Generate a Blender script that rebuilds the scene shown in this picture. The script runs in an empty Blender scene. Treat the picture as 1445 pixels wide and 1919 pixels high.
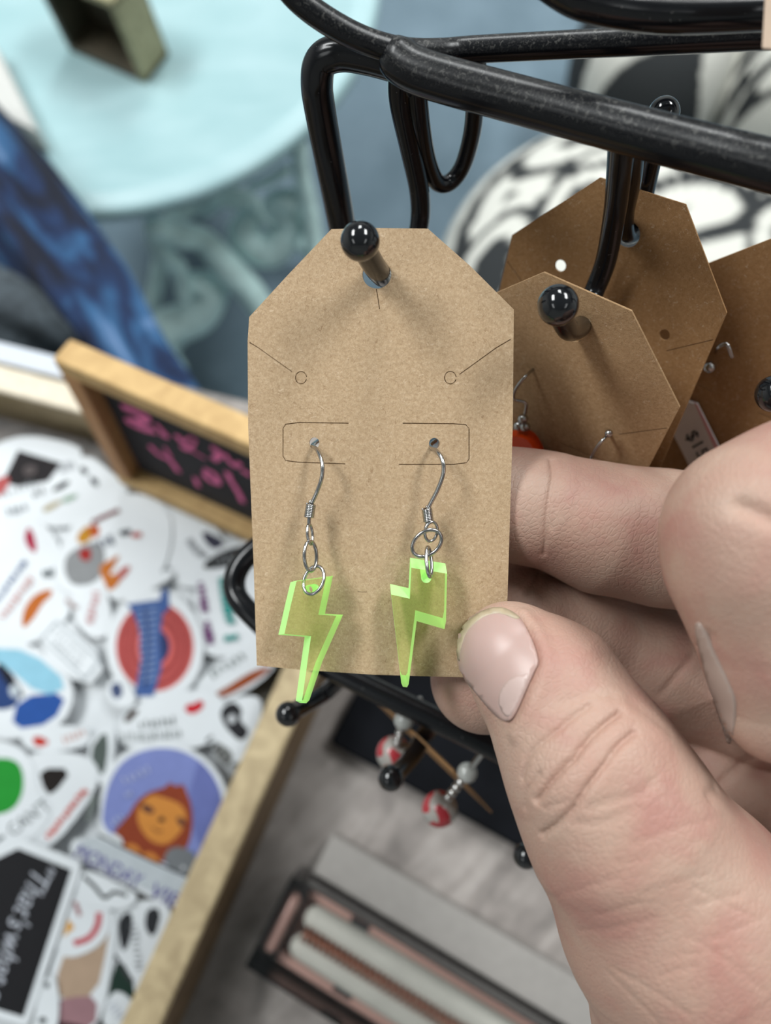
import bpy, math, random
import numpy as np
from mathutils import Vector
from mathutils.geometry import delaunay_2d_cdt

random.seed(7)
rng = np.random.default_rng(7)
SC = bpy.context.scene
COL = SC.collection

# ------------------------------------------------------------------ camera
F, CX, CY = 1450.0, 722.5, 959.5          # focal length and centre in photo pixels
CAMZ = 0.40                               # camera height over the sales table (z = 0)
_n = np.array([(800 - CX) / F, -(1400 - CY) / F, -1.0])   # nadir direction in camera axes
UPC = -_n / np.linalg.norm(_n)
YC = np.array([0, 1.0, 0]) - UPC[1] * UPC
YC /= np.linalg.norm(YC)
XC = np.cross(YC, UPC)
RM = np.array([XC, YC, UPC])              # camera axes -> world
CAM = np.array([0, 0, CAMZ])

cam_data = bpy.data.cameras.new('camera')
cam = bpy.data.objects.new('camera', cam_data)
COL.objects.link(cam)
cam_data.sensor_fit = 'VERTICAL'
cam_data.sensor_height = 36.0
cam_data.lens = F / 1919.0 * 36.0
cam_data.clip_start = 0.005
cam_data.clip_end = 60
cam_data.dof.use_dof = True
cam_data.dof.focus_distance = 0.133
cam_data.dof.aperture_fstop = 10.5
from mathutils import Matrix
cam.matrix_world = Matrix([[*RM[0], CAM[0]], [*RM[1], CAM[1]], [*RM[2], CAM[2]], [0, 0, 0, 1]])
SC.camera = cam

# ------------------------------------------------------------------ light
SC.view_settings.view_transform = 'Standard'
SC.view_settings.look = 'None'
SC.view_settings.gamma = 1.0
SC.view_settings.use_curve_mapping = False
SC.view_settings.exposure = -0.36
SC.cycles.use_denoising = True
SC.cycles.max_bounces = 7
SC.cycles.diffuse_bounces = 3
SC.cycles.glossy_bounces = 3
SC.cycles.transparent_max_bounces = 12
SC.cycles.caustics_reflective = False
SC.cycles.caustics_refractive = False

world = bpy.data.worlds.new('shop_interior')
SC.world = world
world.use_nodes = True
bg = world.node_tree.nodes['Background']
bg.inputs[0].default_value = (0.93, 0.97, 1.0, 1)
bg.inputs[1].default_value = 0.40

def ceiling_lamp(x, y, sx, sy, power, z=2.08, col=(0.97, 1.0, 1.0)):
    l = bpy.data.lights.new('ceiling_panel', 'AREA')
    l.shape = 'RECTANGLE'; l.size = sx; l.size_y = sy; l.energy = power; l.color = col
    o = bpy.data.objects.new('ceiling_panel', l)
    o.location = (x, y, z)
    COL.objects.link(o)
ceiling_lamp(1.25, 0.95, 0.5, 1.2, 70)
ceiling_lamp(-1.25, 0.75, 0.5, 1.2, 70)
ceiling_lamp(0.1, 2.3, 0.5, 1.2, 52)
ceiling_lamp(-1.6, -1.3, 0.5, 1.2, 9)
ceiling_lamp(1.6, -1.3, 0.5, 1.2, 7)

# ------------------------------------------------------------------ geometry helpers
def c2w(p):
    p = np.asarray(p, float)
    return p @ RM.T + CAM
def P(u, v, d):                           # photo pixel at depth d (metres) -> world
    return c2w([(u - CX) / F * d, -(v - CY) / F * d, -d])
def Pm(u, v, mm):
    return P(u, v, mm / 1000.0)
def ray(u, v):
    r = np.array([(u - CX) / F, -(v - CY) / F, -1.0]) @ RM.T
    return r
def onz(u, v, z):
    r = ray(u, v)
    return CAM + r * ((z - CAMZ) / r[2])
def onplane(u, v, o, n):
    r = ray(u, v)
    return CAM + r * (np.dot(o - CAM, n) / np.dot(r, n))
UP = np.array([0, 0, 1.0])

WL = {}
def thing(name, loc, label=None, cat=None, group=None, kind=None):
    o = bpy.data.objects.new(name, None)
    o.empty_display_size = 0.01
    loc = np.asarray(loc, float)
    o.location = loc; WL[o] = loc
    COL.objects.link(o)
    tag(o, label, cat, group, kind)
    return o
def tag(o, label=None, cat=None, group=None, kind=None):
    if label: o['label'] = label
    if cat: o['category'] = cat
    if group: o['group'] = group
    if kind: o['kind'] = kind
    return o
def mesh(name, verts, faces, mats, parent=None, smooth=True, mi=None, label=None):
    verts = np.asarray(verts, float)
    c = (verts.min(0) + verts.max(0)) / 2
    me = bpy.data.meshes.new(name)
    me.from_pydata((verts - c).tolist(), [], [list(map(int, f)) for f in faces])
    if not isinstance(mats, (list, tuple)): mats = [mats]
    for m in mats: me.materials.append(m)
    if mi is not None: me.polygons.foreach_set('material_index', np.asarray(mi, np.int32))
    me.polygons.foreach_set('use_smooth', np.full(len(me.polygons), bool(smooth)))
    me.update()
    o = bpy.data.objects.new(name, me)
    WL[o] = c
    if parent is not None:
        o.parent = parent; o.location = c - WL[parent]
    else:
        o.location = c
    COL.objects.link(o)
    if label: o['label'] = label
    return o
def fix_normals(o):
    import bmesh
    bm = bmesh.new(); bm.from_mesh(o.data)
    bmesh.ops.recalc_face_normals(bm, faces=bm.faces)
    bm.to_mesh(o.data); bm.free()
    return o
def join(parts):
    V, Fc, n = [], [], 0
    for v, f in parts:
        V.append(np.asarray(v, float)); Fc += [[i + n for i in q] for q in f]; n += len(v)
    return np.vstack(V), Fc
def catmull(pts, n=8, closed=False):
    p = np.asarray(pts, float); out = []
    m = len(p)
    for i in range(m if closed else m - 1):
        if closed: a, b, c, d = p[(i - 1) % m], p[i], p[(i + 1) % m], p[(i + 2) % m]
        else: a, b, c, d = p[max(i - 1, 0)], p[i], p[i + 1], p[min(i + 2, m - 1)]
        for t in np.arange(n) / n:
            out.append(0.5 * ((2 * b) + (c - a) * t + (2 * a - 5 * b + 4 * c - d) * t * t + (3 * b - a - 3 * c + d) * t ** 3))
    if not closed: out.append(p[-1])
    return np.array(out)
def tube(pts, r, seg=14, n=8, closed=False, smooth=True, caps=True, rfun=None):
    p = catmull(pts, n, closed) if smooth else np.asarray(pts, float)
    m = len(p)
    rr = np.asarray(r, float)
    if rr.ndim == 0: rr = np.full(m, float(r))
    else: rr = np.interp(np.linspace(0, 1, m), np.linspace(0, 1, len(rr)), rr)
    if caps and not closed:               # round the ends
        t0 = p[0] - p[1]; t0 /= np.linalg.norm(t0); t1 = p[-1] - p[-2]; t1 /= np.linalg.norm(t1)
        pre = [p[0] + t0 * rr[0] * math.sin(a) for a in (1.45, 1.0, 0.5)]
        post = [p[-1] + t1 * rr[-1] * math.sin(a) for a in (0.5, 1.0, 1.45)]
        prer = [rr[0] * math.cos(a) for a in (1.45, 1.0, 0.5)]
        postr = [rr[-1] * math.cos(a) for a in (0.5, 1.0, 1.45)]
        p = np.vstack([pre, p, post]); rr = np.concatenate([prer, rr, postr]); m = len(p)
    T = np.gradient(p, axis=0) if not closed else np.roll(p, -1, 0) - np.roll(p, 1, 0)
    T /= np.linalg.norm(T, axis=1)[:, None] + 1e-12
    a = np.array([0, 0, 1.0]) if abs(T[0][2]) < 0.8 else np.array([1.0, 0, 0])
    N = np.cross(T[0], a); N /= np.linalg.norm(N)
    V = []
    ang = np.arange(seg) / seg * 2 * math.pi
    for i in range(m):
        N = N - np.dot(N, T[i]) * T[i]; N /= np.linalg.norm(N)
        B = np.cross(T[i], N)
        k = np.ones(seg) if rfun is None else rfun(i / (m - 1), ang)
        V.append(p[i] + (np.cos(ang) * k)[:, None] * N * rr[i] + (np.sin(ang) * k)[:, None] * B * rr[i])
    V = np.vstack(V); Fc = []
    for i in range(m if closed else m - 1):
        j = (i + 1) % m
        for k in range(seg):
            k2 = (k + 1) % seg
            Fc.append([i * seg + k, i * seg + k2, j * seg + k2, j * seg + k])
    if not closed:
        Fc.append(list(range(seg))[::-1]); Fc.append([(m - 1) * seg + k for k in range(seg)])
    return V, Fc
def sphere(c, r, seg=24, rings=14, scale=(1, 1, 1), axes=None):
    V = []; Fc = []
    ax = np.eye(3) if axes is None else np.asarray(axes)
    for i in range(rings + 1):
        th = math.pi * i / rings
        for k in range(seg):
            ph = 2 * math.pi * k / seg
            V.append(np.array([math.sin(th) * math.cos(ph) * scale[0], math.sin(th) * math.sin(ph) * scale[1], math.cos(th) * scale[2]]) * r @ ax + np.asarray(c))
    for i in range(rings):
        for k in range(seg):
            k2 = (k + 1) % seg
            Fc.append([i * seg + k, (i + 1) * seg + k, (i + 1) * seg + k2, i * seg + k2])
    return np.array(V), Fc
def box(o, a, b, c, bev=0.0):
    """box from corner o along the vectors a, b, c with chamfered edges"""
    o, a, b, c = [np.asarray(x, float) for x in (o, a, b, c)]
    if bev <= 0:
        V = [o, o + a, o + a + b, o + b, o + c, o + a + c, o + a + b + c, o + b + c]
        return np.array(V), [[0, 3, 2, 1], [4, 5, 6, 7], [0, 1, 5, 4], [1, 2, 6, 5], [2, 3, 7, 6], [3, 0, 4, 7]]
    L = [np.linalg.norm(x) for x in (a, b, c)]
    U = [a / L[0], b / L[1], c / L[2]]
    def ringat(h, ins):
        s = bev
        q = [(s + ins, ins), (L[0] - s - ins, ins), (L[0] - ins, s + ins), (L[0] - ins, L[1] - s - ins), (L[0] - s - ins, L[1] - ins), (s + ins, L[1] - ins), (ins, L[1] - s - ins), (ins, s + ins)]
        return [o + U[0] * x + U[1] * y + U[2] * h for x, y in q]
    R = [ringat(0, bev * .9), ringat(bev, 0), ringat(L[2] - bev, 0), ringat(L[2], bev * .9)]
    V = np.vstack(R); Fc = []
    for i in range(3):
        for k in range(8):
            Fc.append([i * 8 + k, i * 8 + (k + 1) % 8, (i + 1) * 8 + (k + 1) % 8, (i + 1) * 8 + k])
    Fc.append(list(range(8))[::-1]); Fc.append([24 + k for k in range(8)])
    return V, Fc
def inpoly(pts, poly):
    x, y = pts[:, 0], pts[:, 1]
    c = np.zeros(len(pts), bool)
    j = len(poly) - 1
    for i in range(len(poly)):
        xi, yi = poly[i]; xj, yj = poly[j]
        if yi != yj:
            c ^= ((yi > y) != (yj > y)) & (x < (xj - xi) * (y - yi) / (yj - yi) + xi)
        j = i
    return c
def tri2d(outline, holes=(), grid=None):
    loops = [np.asarray(outline, float)] + [np.asarray(h, float) for h in holes]
    vs, es = [], []
    for lp in loops:
        n0 = len(vs)
        vs += [Vector((float(a), float(b))) for a, b in lp]
        es += [(n0 + i, n0 + (i + 1) % len(lp)) for i in range(len(lp))]
    if grid:
        mn, mx = loops[0].min(0), loops[0].max(0)
        g = np.array([(a, b) for a in np.arange(mn[0] + grid / 2, mx[0], grid) for b in np.arange(mn[1] + grid / 2, mx[1], grid)])
        if len(g):
            keep = inpoly(g, loops[0])
            for h in loops[1:]: keep &= ~inpoly(g, h)
            for lp in loops:
                nx = np.roll(lp, -1, 0)
                for a, b in zip(lp, nx):
                    ab = b - a; L2 = ab @ ab + 1e-18
                    t = np.clip(((g - a) @ ab) / L2, 0, 1)
                    keep &= np.linalg.norm(g - a - t[:, None] * ab, axis=1) > grid * 0.3
            vs += [Vector((float(a), float(b))) for a, b in g[keep]]
    V, E, Fc = delaunay_2d_cdt(vs, es, [], 0, 1e-9)[:3]
    V = np.array([(v.x, v.y) for v in V])
    Fc = np.array([list(f) for f in Fc if len(f) == 3])
    c = V[Fc].mean(1)
    keep = inpoly(c, loops[0])
    for h in loops[1:]: keep &= ~inpoly(c, h)
    return V, Fc[keep]
def solid2d(outline, holes, grid, mapf, thick):
    """flat plate with real holes; mapf(xy, h) -> world; returns verts, faces, side-face flags"""
    V2, Fc = tri2d(outline, holes, grid)
    # orient ccw
    a, b, c = V2[Fc[:, 0]], V2[Fc[:, 1]], V2[Fc[:, 2]]
    cr = (b[:, 0] - a[:, 0]) * (c[:, 1] - a[:, 1]) - (b[:, 1] - a[:, 1]) * (c[:, 0] - a[:, 0])
    Fc[cr < 0] = Fc[cr < 0][:, ::-1]
    n = len(V2)
    V = np.vstack([mapf(V2, 0.0), mapf(V2, -thick)])
    faces = Fc.tolist() + (Fc[:, ::-1] + n).tolist()
    ed = {}
    for f in Fc:
        for i in range(3):
            e = (f[i], f[(i + 1) % 3]); ed[e] = 1
    side = [[e[1], e[0], e[0] + n, e[1] + n] for e in ed if (e[1], e[0]) not in ed]
    flags = [0] * len(faces) + [1] * len(side)
    return V, faces + side, flags
def circ(c, r, n=24, ry=None, rot=0):
    ry = r if ry is None else ry
    a = np.arange(n) / n * 2 * math.pi
    x, y = np.cos(a) * r, np.sin(a) * ry
    return np.stack([c[0] + x * math.cos(rot) - y * math.sin(rot), c[1] + x * math.sin(rot) + y * math.cos(rot)], 1)
def stroke2d(pts, w, n=6, smooth=True):
    p = catmull(pts, n) if smooth and len(pts) > 2 else np.asarray(pts, float)
    t = np.gradient(p, axis=0); t /= np.linalg.norm(t, axis=1)[:, None] + 1e-12
    nn = np.stack([-t[:, 1], t[:, 0]], 1)
    return np.vstack([p + nn * w / 2, (p - nn * w / 2)[::-1]])
def text2d(s, shear=0.0, font_size=1.0):
    cu = bpy.data.curves.new('t', 'FONT'); cu.body = s; cu.size = font_size; cu.shear = shear
    cu.align_x = 'CENTER'; cu.align_y = 'CENTER'; cu.resolution_u = 3
    o = bpy.data.objects.new('t', cu); COL.objects.link(o)
    me = bpy.data.meshes.new_from_object(o.evaluated_get(bpy.context.evaluated_depsgraph_get()))
    V = np.array([v.co[:2] for v in me.vertices]); Fc = [list(p.vertices) for p in me.polygons]
    bpy.data.objects.remove(o); bpy.data.curves.remove(cu); bpy.data.meshes.remove(me)
    return V, Fc

# ------------------------------------------------------------------ materials
def newmat(name):
    m = bpy.data.materials.new(name); m.use_nodes = True
    nt = m.node_tree
    return m, nt, nt.nodes['Principled BSDF']
def srgb(r, g, b):
    f = lambda c: (c / 255 / 12.92) if c / 255 <= 0.04045 else ((c / 255 + 0.055) / 1.055) ** 2.4
    return (f(r), f(g), f(b), 1)
def plain(name, col, rough=0.5, metal=0.0, spec=0.5, vary=0.0, scale=200, bump=0.0, coat=0.0):
    m, nt, b = newmat(name)
    b.inputs['Base Color'].default_value = col
    b.inputs['Roughness'].default_value = rough
    b.inputs['Metallic'].default_value = metal
    b.inputs['Specular IOR Level'].default_value = spec
    b.inputs['Coat Weight'].default_value = coat
    if vary or bump:
        tc = nt.nodes.new('ShaderNodeTexCoord')
        nz = nt.nodes.new('ShaderNodeTexNoise'); nz.inputs['Scale'].default_value = scale; nz.inputs['Detail'].default_value = 5
        nt.links.new(tc.outputs['Object'], nz.inputs['Vector'])
        if vary:
            mp = nt.nodes.new('ShaderNodeMapRange'); mp.inputs[1].default_value = .3; mp.inputs[2].default_value = .7
            mp.inputs[3].default_value = 1 - vary; mp.inputs[4].default_value = 1 + vary
            nt.links.new(nz.outputs[0], mp.inputs[0])
            mx = nt.nodes.new('ShaderNodeVectorMath'); mx.operation = 'SCALE'
            mx.inputs[0].default_value = col[:3]
            nt.links.new(mp.outputs[0], mx.inputs['Scale'])
            nt.links.new(mx.outputs[0], b.inputs['Base Color'])
        if bump:
            bp = nt.nodes.new('ShaderNodeBump'); bp.inputs['Strength'].default_value = bump; bp.inputs['Distance'].default_value = 0.001
            nt.links.new(nz.outputs[0], bp.inputs['Height']); nt.links.new(bp.outputs[0], b.inputs['Normal'])
    return m
def ramp(nt, fac, stops):
    r = nt.nodes.new('ShaderNodeValToRGB')
    e = r.color_ramp.elements
    while len(e) < len(stops): e.new(0.5)
    for k, (p, c) in enumerate(stops): e[k].position = p; e[k].color = c
    nt.links.new(fac, r.inputs[0])
    return r.outputs[0]
def noise(nt, vec, scale, detail=4, dist=0.0, rough=0.55):
    n = nt.nodes.new('ShaderNodeTexNoise')
    n.inputs['Scale'].default_value = scale; n.inputs['Detail'].default_value = detail
    n.inputs['Distortion'].default_value = dist; n.inputs['Roughness'].default_value = rough
    nt.links.new(vec, n.inputs['Vector'])
    return n.outputs[0]
def mapping(nt, vec, scale=(1, 1, 1), rot=(0, 0, 0)):
    if any(rot):                          # rotate first, stretch after
        r = nt.nodes.new('ShaderNodeMapping'); r.inputs['Rotation'].default_value = rot
        nt.links.new(vec, r.inputs['Vector']); vec = r.outputs[0]
    m = nt.nodes.new('ShaderNodeMapping'); m.inputs['Scale'].default_value = scale
    nt.links.new(vec, m.inputs['Vector'])
    return m.outputs[0]
def math_(nt, op, a, b=None, c=None):
    n = nt.nodes.new('ShaderNodeMath'); n.operation = op
    for i, x in enumerate((a, b, c)):
        if x is None: continue
        if isinstance(x, (int, float)): n.inputs[i].default_value = x
        else: nt.links.new(x, n.inputs[i])
    return n.outputs[0]
def mix(nt, fac, a, b, mode='MIX'):
    n = nt.nodes.new('ShaderNodeMix'); n.data_type = 'RGBA'; n.blend_type = mode
    for s, x in ((n.inputs[0], fac), (n.inputs[6], a), (n.inputs[7], b)):
        if isinstance(x, (int, float)): s.default_value = x
        elif isinstance(x, tuple): s.default_value = x
        else: nt.links.new(x, s)
    return n.outputs[2]
def bump(nt, h, strength, dist):
    b = nt.nodes.new('ShaderNodeBump'); b.inputs['Strength'].default_value = strength; b.inputs['Distance'].default_value = dist
    nt.links.new(h, b.inputs['Height'])
    return b.outputs[0]

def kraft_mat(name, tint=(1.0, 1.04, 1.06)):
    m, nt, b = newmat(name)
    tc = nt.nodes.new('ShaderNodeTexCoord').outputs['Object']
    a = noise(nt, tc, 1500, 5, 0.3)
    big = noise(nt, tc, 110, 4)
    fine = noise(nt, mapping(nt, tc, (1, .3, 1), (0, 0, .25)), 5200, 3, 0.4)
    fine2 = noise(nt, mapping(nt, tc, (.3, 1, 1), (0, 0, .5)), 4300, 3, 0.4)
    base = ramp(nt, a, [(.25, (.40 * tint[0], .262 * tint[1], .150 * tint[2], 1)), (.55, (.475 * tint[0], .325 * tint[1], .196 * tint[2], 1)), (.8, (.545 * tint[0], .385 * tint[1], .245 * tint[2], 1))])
    base = mix(nt, fine, mix(nt, 1.0, base, (.74, .71, .67, 1), 'MULTIPLY'), mix(nt, 1.0, base, (1.22, 1.25, 1.30, 1), 'MULTIPLY'))
    base = mix(nt, fine2, mix(nt, 1.0, base, (.86, .84, .82, 1), 'MULTIPLY'), mix(nt, 1.0, base, (1.14, 1.16, 1.18, 1), 'MULTIPLY'))
    # thin curled fibres: contour lines of warped noise
    for sc, rot, w, col, amt in ((620, .4, .010, (.22, .125, .06, 1), .42), (900, 1.3, .012, (.68, .53, .38, 1), .45), (480, 2.2, .006, (.25, .15, .07, 1), .4)):
        n1 = noise(nt, mapping(nt, tc, (1, .45, 1), (0, 0, rot)), sc, 1.0, 1.6)
        line = math_(nt, 'LESS_THAN', math_(nt, 'ABSOLUTE', math_(nt, 'SUBTRACT', n1, .5)), w)
        gate = math_(nt, 'GREATER_THAN', noise(nt, tc, sc * .9, 2), .56)
        base = mix(nt, math_(nt, 'MULTIPLY', math_(nt, 'MULTIPLY', line, gate), amt), base, col)
    base = mix(nt, math_(nt, 'MULTIPLY', math_(nt, 'SUBTRACT', big, .35), .5), base, mix(nt, 1.0, base, (.80, .78, .74, 1), 'MULTIPLY'))
    nt.links.new(base, b.inputs['Base Color'])
    b.inputs['Roughness'].default_value = .85
    b.inputs['Specular IOR Level'].default_value = .2
    nt.links.new(bump(nt, math_(nt, 'ADD', fine, a), .5, .00012), b.inputs['Normal'])
    return m
M = {}
M['kraft'] = kraft_mat('kraft_card')
M['kraft_half_shaded'] = kraft_mat('kraft_card_half_shaded', (.88, .82, .72))  # in-between tint: part of the second card's shade is in the colour
M['kraft_shaded'] = kraft_mat('kraft_card_shaded', (.74, .60, .44))  # same kraft, darker tint: shade on the rear cards put into the colour

def black_metal(dust):
    m, nt, b = newmat('black_coated_wire_dusty' if dust else 'black_coated_wire')
    tc = nt.nodes.new('ShaderNodeTexCoord').outputs['Object']
    base = (.006, .0065, .008, 1)
    b.inputs['Roughness'].default_value = .20
    b.inputs['Specular IOR Level'].default_value = .28
    b.inputs['Coat Weight'].default_value = .15
    b.inputs['Coat Roughness'].default_value = .1
    if dust:                              # lint lies on the upward side only
        g = nt.nodes.new('ShaderNodeNewGeometry')
        sx = nt.nodes.new('ShaderNodeSeparateXYZ'); nt.links.new(g.outputs['Normal'], sx.inputs[0])
        upw = nt.nodes.new('ShaderNodeMapRange'); upw.inputs[1].default_value = .35; upw.inputs[2].default_value = .9
        nt.links.new(sx.outputs[2], upw.inputs[0])
        sp = math_(nt, 'GREATER_THAN', noise(nt, tc, 1300, 4, .8), .60)
        sp2 = math_(nt, 'GREATER_THAN', noise(nt, tc, 3300, 3, .3), .56)
        f = math_(nt, 'MULTIPLY', math_(nt, 'MAXIMUM', math_(nt, 'MULTIPLY', sp, .22), math_(nt, 'MULTIPLY', sp2, .08)), upw.outputs[0])
        nt.links.new(mix(nt, f, base, (.30, .29, .27, 1)), b.inputs['Base Color'])
        rg = math_(nt, 'ADD', math_(nt, 'MULTIPLY', upw.outputs[0], .14), .20)
        nt.links.new(rg, b.inputs['Roughness'])
        b.inputs['Coat Weight'].default_value = 0.05
    else:
        sp = math_(nt, 'GREATER_THAN', noise(nt, tc, 1500, 3, .5), .72)
        nt.links.new(mix(nt, math_(nt, 'MULTIPLY', sp, .3), base, (.30, .29, .27, 1)), b.inputs['Base Color'])
    return m
M['wire_dusty'] = black_metal(True)
M['wire'] = black_metal(False)
M['ball'] = plain('black_ball_gloss', (.006, .0065, .008, 1), .11, coat=.3)
M['silver'] = plain('polished_steel', (.46, .45, .44, 1), .20, 1.0)
M['base_black'] = plain('black_painted_board', (.004, .0045, .006, 1), .7, spec=.06, vary=.3, scale=60)

def wood_mat(name, c0, c1, axis=(1, 8, 8), scale=18, rough=.6):
    m, nt, b = newmat(name)
    tc = nt.nodes.new('ShaderNodeTexCoord').outputs['Object']
    n = noise(nt, mapping(nt, tc, axis), scale, 6, 1.5)
    nt.links.new(ramp(nt, n, [(.3, c0), (.7, c1)]), b.inputs['Base Color'])
    b.inputs['Roughness'].default_value = rough
    nt.links.new(bump(nt, n, .2, .001), b.inputs['Normal'])
    return m

# ------------------------------------------------------------------ the setting
floor_m, nt, b = newmat('blue_grey_carpet')
tc = nt.nodes.new('ShaderNodeTexCoord').outputs['Object']
nt.links.new(ramp(nt, noise(nt, tc, 9, 6), [(.3, srgb(99, 119, 131)), (.7, srgb(119, 139, 152))]), b.inputs['Base Color'])
b.inputs['Roughness'].default_value = .95
nt.links.new(bump(nt, noise(nt, tc, 900, 2), .6, .002), b.inputs['Normal'])
V, Fc = box((-3, -2.5, -.80), (6, 0, 0), (0, 6.5, 0), (0, 0, .05))
tag(mesh('floor', V, Fc, floor_m, smooth=False), 'blue grey carpeted floor below the tables', None, None, 'structure')

wall_m = plain('painted_plaster', srgb(205, 204, 200), .8, vary=.03, scale=3)
for nm, o_, a_, b_, c_ in (('wall_left', (-3.1, -2.6, -.8), (.1, 0, 0), (0, 6.7, 0), (0, 0, 2.95)), ('wall_right', (3, -2.6, -.8), (.1, 0, 0), (0, 6.7, 0), (0, 0, 2.95)),
                           ('wall_back', (-3, 4, -.8), (6, 0, 0), (0, .1, 0), (0, 0, 2.95)), ('wall_front', (-3, -2.6, -.8), (6, 0, 0), (0, .1, 0), (0, 0, 2.95)),
                           ('ceiling', (-3.1, -2.6, 2.12), (6.2, 0, 0), (0, 6.7, 0), (0, 0, .08))):
    V, Fc = box(o_, a_, b_, c_)
    tag(mesh(nm, V, Fc, wall_m, None, False), 'pale painted %s of the shop room' % nm.replace('_', ' '), None, None, 'structure')

# sales table: weathered grey wood-look top; its far edge runs below the tray's far rail
tab_m, nt, b = newmat('weathered_grey_tabletop')
tc = nt.nodes.new('ShaderNodeTexCoord').outputs['Object']
g1 = noise(nt, mapping(nt, tc, (1, 3.5, 1), (0, 0, -.75)), 16, 7, .9)
g2 = noise(nt, tc, 70, 5, .3)
colr = ramp(nt, g1, [(.28, srgb(86, 80, 77)), (.5, srgb(134, 127, 122)), (.72, srgb(170, 163, 158))])
nt.links.new(mix(nt, .35, colr, ramp(nt, g2, [(.3, srgb(80, 75, 73)), (.7, srgb(160, 152, 148))])), b.inputs['Base Color'])
b.inputs['Roughness'].default_value = .5
E0, E1 = onz(0, 640, 0), onz(470, 752, 0)
ed = (E1 - E0) / np.linalg.norm(E1 - E0)
en = np.array([ed[1], -ed[0], 0])         # from the far edge towards the viewer
TT = thing('sales_table', E0 + ed * .2 + en * .4 - UP * .75, 'grey weathered wood table carrying the earring rack and sticker tray', 'table')
to = E0 - ed * .45
V, Fc = box(to - UP * .028, ed * 1.2, en * .75, UP * .028, .002)
fix_normals(mesh('table_top', V, Fc, tab_m, TT, False))
leg_m = plain('dark_steel', (.03, .03, .033, 1), .4, vary=.2)
for a_, b_ in ((.05, .05), (1.11, .05), (.05, .66), (1.11, .66)):
    V, Fc = box(to + ed * a_ + en * b_ - UP * .75, ed * .04, en * .04, UP * .722, .002)
    fix_normals(mesh('table_leg', V, Fc, leg_m, TT, False))

# ------------------------------------------------------------------ aqua round table
aq_m, nt, b = newmat('aqua_chalk_paint')
tc = nt.nodes.new('ShaderNodeTexCoord').outputs['Object']
nt.links.new(ramp(nt, noise(nt, mapping(nt, tc, (1, 2.5, 1)), 9, 5, .5), [(.3, srgb(148, 181, 185)), (.7, srgb(166, 195, 199))]), b.inputs['Base Color'])
b.inputs['Roughness'].default_value = .42
aqd_m = plain('aqua_carved_lightened', srgb(212, 242, 240), .55, vary=.2, scale=30)  # colour lightened to make up for the table's shadow on the base
AZ = -.25
q = [onz(224, 394, AZ), onz(573, 239, AZ), onz(706, 20, AZ)]
A_ = np.array([[2 * (q[1] - q[0])[0], 2 * (q[1] - q[0])[1]], [2 * (q[2] - q[0])[0], 2 * (q[2] - q[0])[1]]])
B_ = np.array([q[1][:2] @ q[1][:2] - q[0][:2] @ q[0][:2], q[2][:2] @ q[2][:2] - q[0][:2] @ q[0][:2]])
AC = np.linalg.solve(A_, B_); AR = np.linalg.norm(q[0][:2] - AC)
RT = thing('round_table', (AC[0], AC[1], -.75), 'pale aqua painted round side table with carved scroll base', 'table')
def lathe(c, prof, seg=96):
    V = []; Fc = []
    for r, z in prof:
        for k in range(seg):
            a = 2 * math.pi * k / seg
            V.append((c[0] + r * math.cos(a), c[1] + r * math.sin(a), z))
    for i in range(len(prof) - 1):
        for k in range(seg):
            k2 = (k + 1) % seg
            Fc.append([i * seg + k, (i + 1) * seg + k, (i + 1) * seg + k2, i * seg + k2])
    return np.array(V), Fc
V, Fc = lathe(AC, [(.0005, AZ), (AR - .030, AZ), (AR - .027, AZ + .0022), (AR - .020, AZ + .0022), (AR - .016, AZ), (AR - .008, AZ), (AR - .002, AZ - .003), (AR, AZ - .009), (AR - .001, AZ - .016), (AR - .012, AZ - .020), (AR - .014, AZ - .030), (AR - .03, AZ - .032), (.0005, AZ - .032)])
fix_normals(mesh('table_top', V, Fc, aq_m, RT))
V, Fc = lathe(AC, [(.06, AZ - .03), (.03, AZ - .06), (.018, -.45), (.026, -.5), (.018, -.55), (.03, -.60), (.001, -.62)], 40)
fix_normals(mesh('pedestal', V, Fc, aqd_m, RT))
for a_ in (1.9, 4.0, 6.1):
    dv = np.array([math.cos(a_), math.sin(a_), 0]); c0 = np.array([AC[0], AC[1], 0])
    V, Fc = tube([c0 + UP * -.58, c0 + dv * .07 + UP * -.59, c0 + dv * .13 + UP * -.66, c0 + dv * .19 + UP * -.738], [.016, .018, .013, .012], 12, 8)
    fix_normals(mesh('foot', V, Fc, aqd_m, RT))
def scroll(pts, rpx):
    p = [P(*x) for x in pts]
    V, Fc = tube(p, [1.3 * r * x[2] / F for r, x in zip(rpx, pts)], 12, 6)
    fix_normals(mesh('carved_scroll', V, Fc, aqd_m, RT))
scroll([(290, 425, .86), (330, 440, .90), (380, 450, .94), (430, 505, .98), (480, 560, 1.02), (520, 640, 1.06)], [16, 20, 18, 22, 20, 18])
scroll([(285, 430, .87), (300, 470, .91), (335, 505, .96), (345, 560, 1.0)], [12, 14, 14, 10])
scroll([(365, 530, 1.0), (395, 545, 1.02), (372, 592, 1.05), (320, 615, 1.08), (300, 660, 1.10), (330, 690, 1.12)], [18, 26, 26, 30, 28, 16])
scroll([(545, 375, .92), (520, 385, .94), (545, 420, .96), (505, 470, .99), (455, 440, .98), (470, 408, .97)], [18, 22, 20, 26, 24, 16])
scroll([(560, 270, .84), (566, 330, .88), (580, 400, .93), (590, 470, .97)], [13, 13, 14, 15])
scroll([(535, 320, .87), (500, 340, .89), (470, 350, .90)], [9, 8, 6])

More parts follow.
